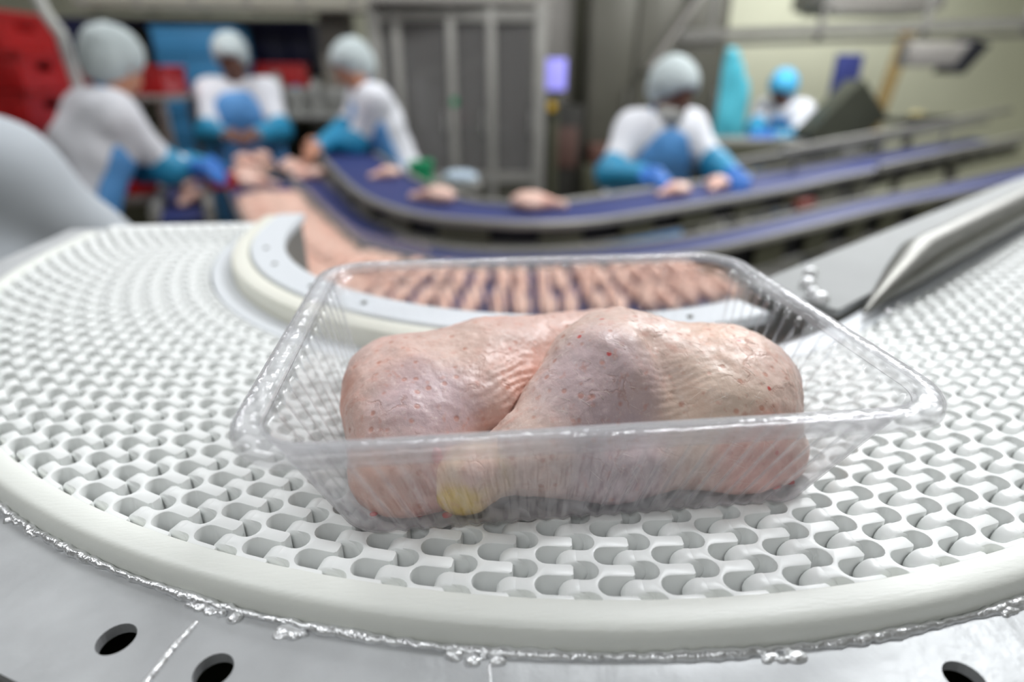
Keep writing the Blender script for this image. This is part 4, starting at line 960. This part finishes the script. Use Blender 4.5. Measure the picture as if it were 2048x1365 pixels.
# ================================================================== MACHINES BEHIND
# grey framed enclosure with smoky panels
en = empty('machine_enclosure', (.08, 4.5, FLOOR), 0, 'tall grey framed machine enclosure with smoky clear door panels', 'machine')
eo = Vector(en.location)
def E_(b, name, m, sm=35):
    o = b.build(name, m, None, sm); o.parent = en; o.location = -eo; return o
EP = [(-.46, 4.16), (-.32, 4.14), (.03, 4.09), (.29, 4.05), (.61, 4.00)]
for i, (x, y) in enumerate(EP):
    w = .028 if i not in (0, 4) else .04
    E_(MB().box((x - w, y - .03, FLOOR), (x + w, y + .03, .52), .006), 'post', M_steel_dull)
for x, y in ((-.46, 5.1), (.66, 5.0)): E_(MB().box((x - .03, y - .03, FLOOR), (x + .03, y + .03, .52), .006), 'post', M_steel_dull)
for z0 in (.46, -.55, -1.15):
    E_(MB().bar((-.46, 4.16, z0), (.61, 4.0, z0), .05, .07), 'cross_beam', M_steel_dull)
for i in range(4):
    (x0, y0), (x1, y1) = EP[i], EP[i + 1]
    E_(MB().bar((x0 + .03, y0, -.06), (x1 - .03, y1, -.06), .006, .97), 'clear_panel', M_perspex)
    E_(MB().bar((x0 + .03, y0, -.86), (x1 - .03, y1, -.86), .01, .56), 'lower_panel', M_cab)
    hx, hy = x1 - .06, y1 - .025
    E_(MB().tube([(hx, hy, -.12), (hx, hy - .03, -.12), (hx, hy - .03, -.24), (hx, hy, -.24)], .008, 8), 'door_handle', M_steel)
E_(MB().box((-.48, 4.0, .52), (.68, 5.12, .56), .006), 'roof_panel', M_cabl)
E_(MB().box((-.48, 5.08, FLOOR), (.68, 5.12, .52)), 'back_panel', M_cab)
E_(MB().box((-.30, 4.55, FLOOR), (.50, 4.95, -.25), .02), 'inner_machine', M_cab)
E_(MB().tube([(-.2, 4.6, -.25), (-.2, 4.6, .1), (.3, 4.6, .2)], .05, 12), 'inner_pipe', M_steel_dull)
E_(MB().box((.0, 4.5, -.25), (.16, 4.62, -.12), .01), 'inner_box', mat('dull_rose', (120, 92, 90), .5))
E_(MB().box((.02, 4.058, -.08), (.06, 4.066, -.03), .002), 'green_sticker', M_green)
# grey column, wall screen and knob post
cl = empty('grey_column', (.86, 4.95, FLOOR), 0, 'pale grey square column behind the lit screen', 'column')
MB().box((-.13, -.13, 0), (.13, .13, CEIL - FLOOR), .01).build('shaft', M_cabl, cl); MB().box((-.16, -.16, 0), (.16, .16, .12), .01).build('plinth', M_cabl, cl)
scn = empty('control_screen', (.76, 4.28, FLOOR), 0, 'small lit lilac control screen on a dark post', 'screen')
MB().box((-.03, -.03, 0), (.03, .03, 1.33), .004).build('post', M_steel_dark, scn); MB().box((-.13, -.13, 0), (.13, .13, .02), .004).build('foot', M_steel_dark, scn)
MB().box((-.085, -.045, 1.30), (.085, .0, 1.53), .008).build('housing', M_cab, scn)
MB().box((-.072, -.049, 1.313), (.072, -.044, 1.517), .001).build('display', emis('screen_glow', (150, 146, 235), .8), scn)
kb = MB(); kb.tube([(-.03, -.05, 1.205), (-.03, -.075, 1.205), (-.03, -.09, 1.205)], [.03, .034, .026], 16); kb.build('yellow_knob', M_yellow, scn); MB().box((-.075, -.05, 1.14), (.02, -.0, 1.27), .006).build('switch_box', M_steel_dark, scn)
lm = empty('low_dark_block', (.86, 4.55, FLOOR), 0, 'low dark block added below the lit screen to deepen the dark area, brown front plate', 'machine')
MB().box((-.16, -.12, 0), (.16, .14, 1.20), .015).build('housing', M_lowm, lm); MB().box((-.10, -.135, .75), (.12, -.12, 1.05), .006).build('front_plate', mat('brown_plate', (92, 66, 58), .6), lm)  # near-black block added to fill the dark area below the screen
MB().tube([(-.08, 0, 1.20), (-.08, 0, 1.26)], .03, 12).build('cap', M_steel_dark, lm)
# dark cabinet behind the right worker
cb = empty('dark_cabinet', (1.62, 4.95, FLOOR), 0, 'large dark olive grey machine cabinet behind the right worker', 'machine')
MB().box((-.55, -.30, 0), (.55, .35, 2.25), .015).build('housing', M_cab, cb)
for i in range(3):
    x0 = -.54 + i * .36; dr = MB().box((x0 + .01, -.325, .10), (x0 + .35, -.30, 2.15), .008).build('door', M_cab, cb)
    MB().tube([(x0 + .31, -.33, 1.1), (x0 + .31, -.36, 1.1), (x0 + .31, -.36, 1.3), (x0 + .31, -.33, 1.3)], .009, 8).build('handle', M_steel_dull, dr)
MB().bar((-.10, -.35, 1.45), (.42, -.35, 2.2), .03, .22, (0, -1, 0)).build('slanted_chute', M_cabl, cb)
MB().box((-.6, -.62, .55), (.5, -.34, .78), .01).build('low_bench', M_steel_dark, cb)
MB().box((-.55, -.60, .78), (-.30, -.40, .92), .01).build('rusty_box', mat('rusty_brown', (98, 66, 56), .6), cb)
MB().box((-.22, -.60, .78), (.10, -.42, .93), .01).build('navy_box', M_navy, cb)
# navy machinery wall far left with pipes and steel heads
nv = empty('navy_machine', (-2.3, 5.50, FLOOR), 0, 'long dark navy machine line with small steel heads along the back', 'machine')
MB().box((-1.6, -.2, 0), (1.15, .4, 1.0), .02).build('base_housing', M_steel_dark, nv)
MB().box((-1.7, -.25, 1.38), (1.25, .45, 1.80), .02).build('upper_housing', M_navy, nv)
for i in range(12):
    x = -1.5 + i * .235; MB().tube([(x, -.12, 1.0), (x, -.12, 1.38)], .03, 10).build('upright', M_steel_dark, nv)
    MB().box((x - .07, -.27, 1.46), (x + .06, -.25, 1.72), .006).build('panel', M_navy if i % 3 else M_steel_dark, nv)
    b = MB(); b.tube([(x + .1, -.16, 1.12), (x + .1, -.2, 1.16), (x + .1, -.2, 1.24), (x + .1, -.16, 1.28)], [.02, .045, .045, .02], 12); b.build('steel_head', M_steel, nv, 60)
bd = empty('overhead_duct', (-1.2, 4.75, .52), 0, 'pale beige overhead duct running across above the left workers', 'duct')
MB().box((-1.3, -.12, 0), (.75, .12, .24), .01).build('duct_body', mat('beige_duct', (168, 164, 150), .5, var=.05), bd)
for i in range(6): MB().box((-1.25 + i * .36, -.13, -.01), (-1.22 + i * .36, .13, .25), .003).build('duct_flange', M_cabl, bd)
for x in (-1.1, .6): MB().tube([(x, 0, .24), (x, 0, CEIL - .52)], .012, 8).build('hanger', M_steel_dull, bd)
pc = empty('grey_pillar', (-.83, 5.05, FLOOR), 0, 'grey brown pillar between the left workers and the enclosure', 'column')
MB().box((-.12, -.12, 0), (.12, .12, CEIL - FLOOR), .01).build('shaft', mat('taupe_pillar', (138, 132, 122), .55, var=.05), pc); MB().box((-.15, -.15, 0), (.15, .15, .1), .01).build('plinth', M_cabl, pc)
t2 = empty('washing_table', (-.95, 4.45, FLOOR), 0, 'steel washing table with basin behind the worker turned left', 'table')
MB().box((-.45, -.25, 1.13), (.30, .25, 1.16), .004).build('table_top', M_steel, t2)
MB().box((-.45, .23, 1.16), (.30, .25, 1.32), .003).build('backsplash', M_steel, t2)
for sx_ in (-.42, .27):
    for sy_ in (-.21, .21): MB().box((sx_ - .018, sy_ - .018, 0), (sx_ + .018, sy_ + .018, 1.13)).build('leg', M_steel_dull, t2)
for i, (dx, hh) in enumerate(((-.25, .26), (-.12, .18), (.02, .22))):
    o = empty('steel_canister', (-.95 + dx, 4.45, FLOOR + 1.16), 0, ['tall shiny canister at the left end of washing table', 'short shiny canister in the middle of washing table', 'middle-sized shiny canister at the right of washing table'][i], 'canister', 'canisters on the washing table')
    b = MB(); b.tube([(0, 0, 0), (0, 0, hh * .75), (0, 0, hh * .9)], [.055, .055, .03], 20); b.build('body', M_steel, o); MB().tube([(0, 0, hh * .9), (0, 0, hh)], .032, 16).build('lid', M_blue_crate if i == 1 else M_steel, o)
# white slanted pipe near the red crates
wpz = MB().tube([(-1.56, 2.5, .50), (-1.53, 2.5, .34), (-1.52, 2.55, .27), (-1.60, 2.72, .05), (-1.64, 2.78, -.2), (-1.64, 2.78, FLOOR)], .022, 12); o = wpz.build('hose', mat('white_hose', (214, 214, 208), .5), None, 60); tag(o, 'thick white hose hanging beside the red crate stack', 'hose')
# small side table with the green box and a pale bag
sd_ = empty('side_table', (-.10, 3.02, FLOOR), 0, 'small low table behind the outer belt carrying the green box', 'table')
MB().box((-.22, -.16, .88), (.24, .16, .90), .004).build('table_top', M_steel_dull, sd_)
for sx_ in (-.19, .21):
    for sy_ in (-.13, .13): MB().box((sx_ - .014, sy_ - .014, 0), (sx_ + .014, sy_ + .014, .88)).build('leg', M_steel_dull, sd_)
gb = empty('green_box', (-.17, 2.98, FLOOR + .90), 0, 'bright green plastic box standing behind the outer blue belt', 'box')
b = MB(); b.box((-.06, -.05, 0), (.06, .05, .09), .008); b.build('body', M_green, gb); MB().box((-.065, -.055, .09), (.065, .055, .112), .006).build('lid', M_green, gb)
F = Field((-.12, -.1, -.01), (.14, .1, .12), .008); F.ell((0, 0, .03), (.08, .06, .035), .03); F.ell((.06, .01, .022), (.05, .05, .025), .03); F.cut((0, 0, -1), 0); V, Q = F.nets(); V += vnormals(V, Q) * (.006 * vnoise(V, 40, 1))[:, None]; V[:, 2] = np.maximum(V[:, 2], 0)
tag(link('plastic_bag', np_mesh(V, Q), mat('pale_blue_bag', (176, 192, 206), .35, var=.06), None, (.02, 2.98, FLOOR + .90)), 'crumpled pale blue bag beside the green box', 'bag')

# ---- right side: overhead rails, lamp box, hopper, post, panel, turquoise sheet
rl = empty('overhead_rail', (2.6, 3.62, .36), 0, 'pair of grey overhead steel rails crossing the cream wall', 'rail')
ro_ = Vector(rl.location)
def RL(b, name, m):
    o = b.build(name, m, None); o.parent = rl; o.location = -ro_; return o
RL(MB().bar((1.40, 3.62, .335), (4.4, 3.62, .46), .05, .055), 'upper_rail', M_steel_dull)
RL(MB().bar((1.40, 3.70, .285), (4.4, 3.70, .385), .04, .03), 'lower_rail', M_steel_dull)
for x in (1.6, 2.3, 3.0, 3.7): RL(MB().bar((x, 3.64, .26 + (x - 1.4) * .04), (x, 3.64, CEIL), .03, .03, (0, 1, 0)), 'hanger', M_steel_dull)
RL(MB().box((2.90, 3.58, .17), (3.30, 3.70, .31), .01), 'drive_box', M_cabl)
b = MB(); b.add([(3.29, 3.56, .13), (3.42, 3.56, .30), (3.30, 3.56, .33), (3.20, 3.56, .13), (3.29, 3.72, .13), (3.42, 3.72, .30), (3.30, 3.72, .33), (3.20, 3.72, .13)], [(0, 1, 2, 3), (7, 6, 5, 4), (0, 4, 5, 1), (1, 5, 6, 2), (2, 6, 7, 3), (3, 7, 4, 0)]); RL(b, 'black_wedge', M_black)
lb = empty('hanging_unit', (3.3, 4.7, .57), 0, 'long grey lamp box hanging unlit at the upper right, pale underside', 'lamp box')
MB().box((-.50, -.2, 0), (.50, .25, .3), .03).build('casing', M_cabl, lb); MB().box((-.42, -.21, -.03), (.42, .22, 0), .008).build('lamp_underside', M_steel_dull, lb)  # lamp fixture modelled as a plain box that gives no light
for x in (-.4, .4): MB().tube([(x, 0, .3), (x, 0, CEIL - .57)], .012, 8).build('hanger', M_steel_dull, lb)
hp_ = empty('chute', (2.88, 4.02, FLOOR), 0, 'dark slanted steel chute beside the far right worker', 'chute')
M_chute = mat('dark_green_grey', (74, 76, 66), .45, .2, var=.1)
MB().bar((-.22, 0, .92), (.12, .02, 1.27), .34, .20, (0, -1, 0)).build('trough', M_chute, hp_)
MB().box((-.20, -.16, .70), (.22, .16, 1.02), .03).build('housing', M_chute, hp_)
for sx_ in (-.17, .19):
    for sy_ in (-.13, .13): MB().box((sx_ - .018, sy_ - .018, 0), (sx_ + .018, sy_ + .018, .70)).build('leg', M_steel_dull, hp_)
MB().tube([(-.02, -.155, .9), (-.02, -.19, .9)], .07, 20).build('inspection_cap', M_steel, hp_)
bt = empty('black_tray_table', (3.34, 3.95, FLOOR), 0, 'black shallow tray on a post next to the dark hopper', 'tray stand')
MB().box((-.16, -.14, 1.10), (.20, .14, 1.13), .006).build('tray_plate', M_black, bt); MB().box((-.16, -.14, 1.13), (.20, -.13, 1.16)).build('tray_lip', M_black, bt); MB().tube([(0, 0, 0), (0, 0, 1.10)], .03, 12).build('post', M_steel_dark, bt); MB().box((-.15, -.15, 0), (.15, .15, .02)).build('foot', M_steel_dark, bt)
F = Field((-.1, -.1, -.01), (.1, .1, .1), .008); F.ell((0, 0, .025), (.06, .05, .03), .02); F.ell((.03, .02, .03), (.03, .03, .02), .02); F.cut((0, 0, -1), 0); V, Q = F.nets()
tag(link('cloth_bundle', np_mesh(V, Q), mat('beige_cloth', (176, 166, 120), .8), None, (3.34, 3.93, FLOOR + 1.13)), 'small beige cloth bundle on the black tray', 'cloth')
tp = MB().bar((3.22, 4.25, -.60), (3.36, 4.25, .45), .07, .07, (0, 1, 0)).build('slanted_post', M_tan, None); tp2 = empty('tan_post', (3.12, 4.25, FLOOR), 0, 'slanted tan post against the cream wall', 'post'); tp.parent = tp2; tp.location = -Vector(tp2.location); tp.name = 'post_shaft'
o = MB().bar((3.14, 4.25, FLOOR), (3.23, 4.25, -.58), .09, .09, (0, 1, 0)).build('post_base', M_steel_dark, None); o.parent = tp2; o.location = -Vector(tp2.location)
bp_ = empty('navy_sign_stand', (3.08, 4.45, FLOOR), .1, 'navy blue flat panel standing beside the tan post', 'sign stand')
MB().box((-.11, -.02, 1.24), (.11, .02, 1.56), .006).build('board', mat('navy_board', (50, 58, 116), .5), bp_); MB().tube([(0, 0.03, 0), (0, .03, 1.3)], .018, 10).build('post', M_steel_dark, bp_); MB().box((-.12, -.1, 0), (.12, .14, .02)).build('foot', M_steel_dark, bp_)
F = Field((-.3, -.2, -.45), (.3, .2, .45), .014)
for dx_, t_, r_ in ((-.14, .24, .045), (-.07, .32, .055), (.0, .30, .05), (.07, .20, .05), (.14, .10, .045)): F.cap((dx_ * .7, .02 * math.sin(dx_ * 40), t_), (dx_, 0, -.34), r_, r_ + .015, .03)
V, Q = F.nets(); V += vnormals(V, Q) * (.015 * vnoise(V * np.array((1, 1, .35)), 16, 4))[:, None]
sh_ = empty('plastic_sheet_stand', (2.42, 5.0, FLOOR), 0, 'turquoise plastic sheeting draped on a stand behind the far worker', 'plastic sheet')
link('sheet', np_mesh(V, Q), M_cyan, sh_, (0, 0, 1.25)); MB().tube([(0, 0, 0), (0, 0, 1.4)], .02, 10).build('stand_pole', M_steel_dull, sh_); MB().box((-.2, -.2, 0), (.2, .2, .02)).build('foot', M_steel_dull, sh_)
wt = empty('work_bench', (2.15, 4.15, FLOOR), -.1, 'steel work bench in front of the far right worker', 'table')
MB().box((-.55, -.2, .96), (.40, .12, .99), .004).build('table_top', M_steel_dull, wt); MB().box((-.55, -.22, .80), (.40, -.2, .96), .003).build('apron_panel', M_steel_dark, wt)
for sx_ in (-.5, .36):
    for sy_ in (-.16, .08): MB().box((sx_ - .018, sy_ - .018, 0), (sx_ + .018, sy_ + .018, .96)).build('leg', M_steel_dull, wt)
# extra long rails above the outer conveyor on the right
gr = empty('guide_rail', (2.6, 2.95, -.2), 0, 'thin grey guide rails above the right arm of the outer belt', 'rail')
go_ = Vector(gr.location)
for (a, b_) in (((1.55, 2.50, -.20), (4.2, 4.06, -.12)), ((1.3, 2.48, -.245), (4.1, 4.13, -.2)), ((2.1, 2.56, -.29), (4.0, 3.66, -.26))):
    o = MB().bar(a, b_, .03, .03).build('rail', M_steel_dull, None); o.parent = gr; o.location = -go_
for x in (1.7, 2.5, 3.3):
    o = MB().tube([(x, 2.50 + (x - 1.55) * .589 + .05, -.20), (x, 2.50 + (x - 1.55) * .589 + .05, -.36)], .012, 8).build('bracket', M_steel_dull, None); o.parent = gr; o.location = -go_
rb = MB().box((-.06, -.02, -.03), (.06, .02, .03), .006).build('red_tag', mat('rust_red', (120, 44, 32), .5), None, 35, (1.50, 2.175, -.39), (0, 0, .53))
tag(rb, 'small rusty red block fixed to the outer conveyor side', 'block')
print('objects', len(bpy.data.objects))
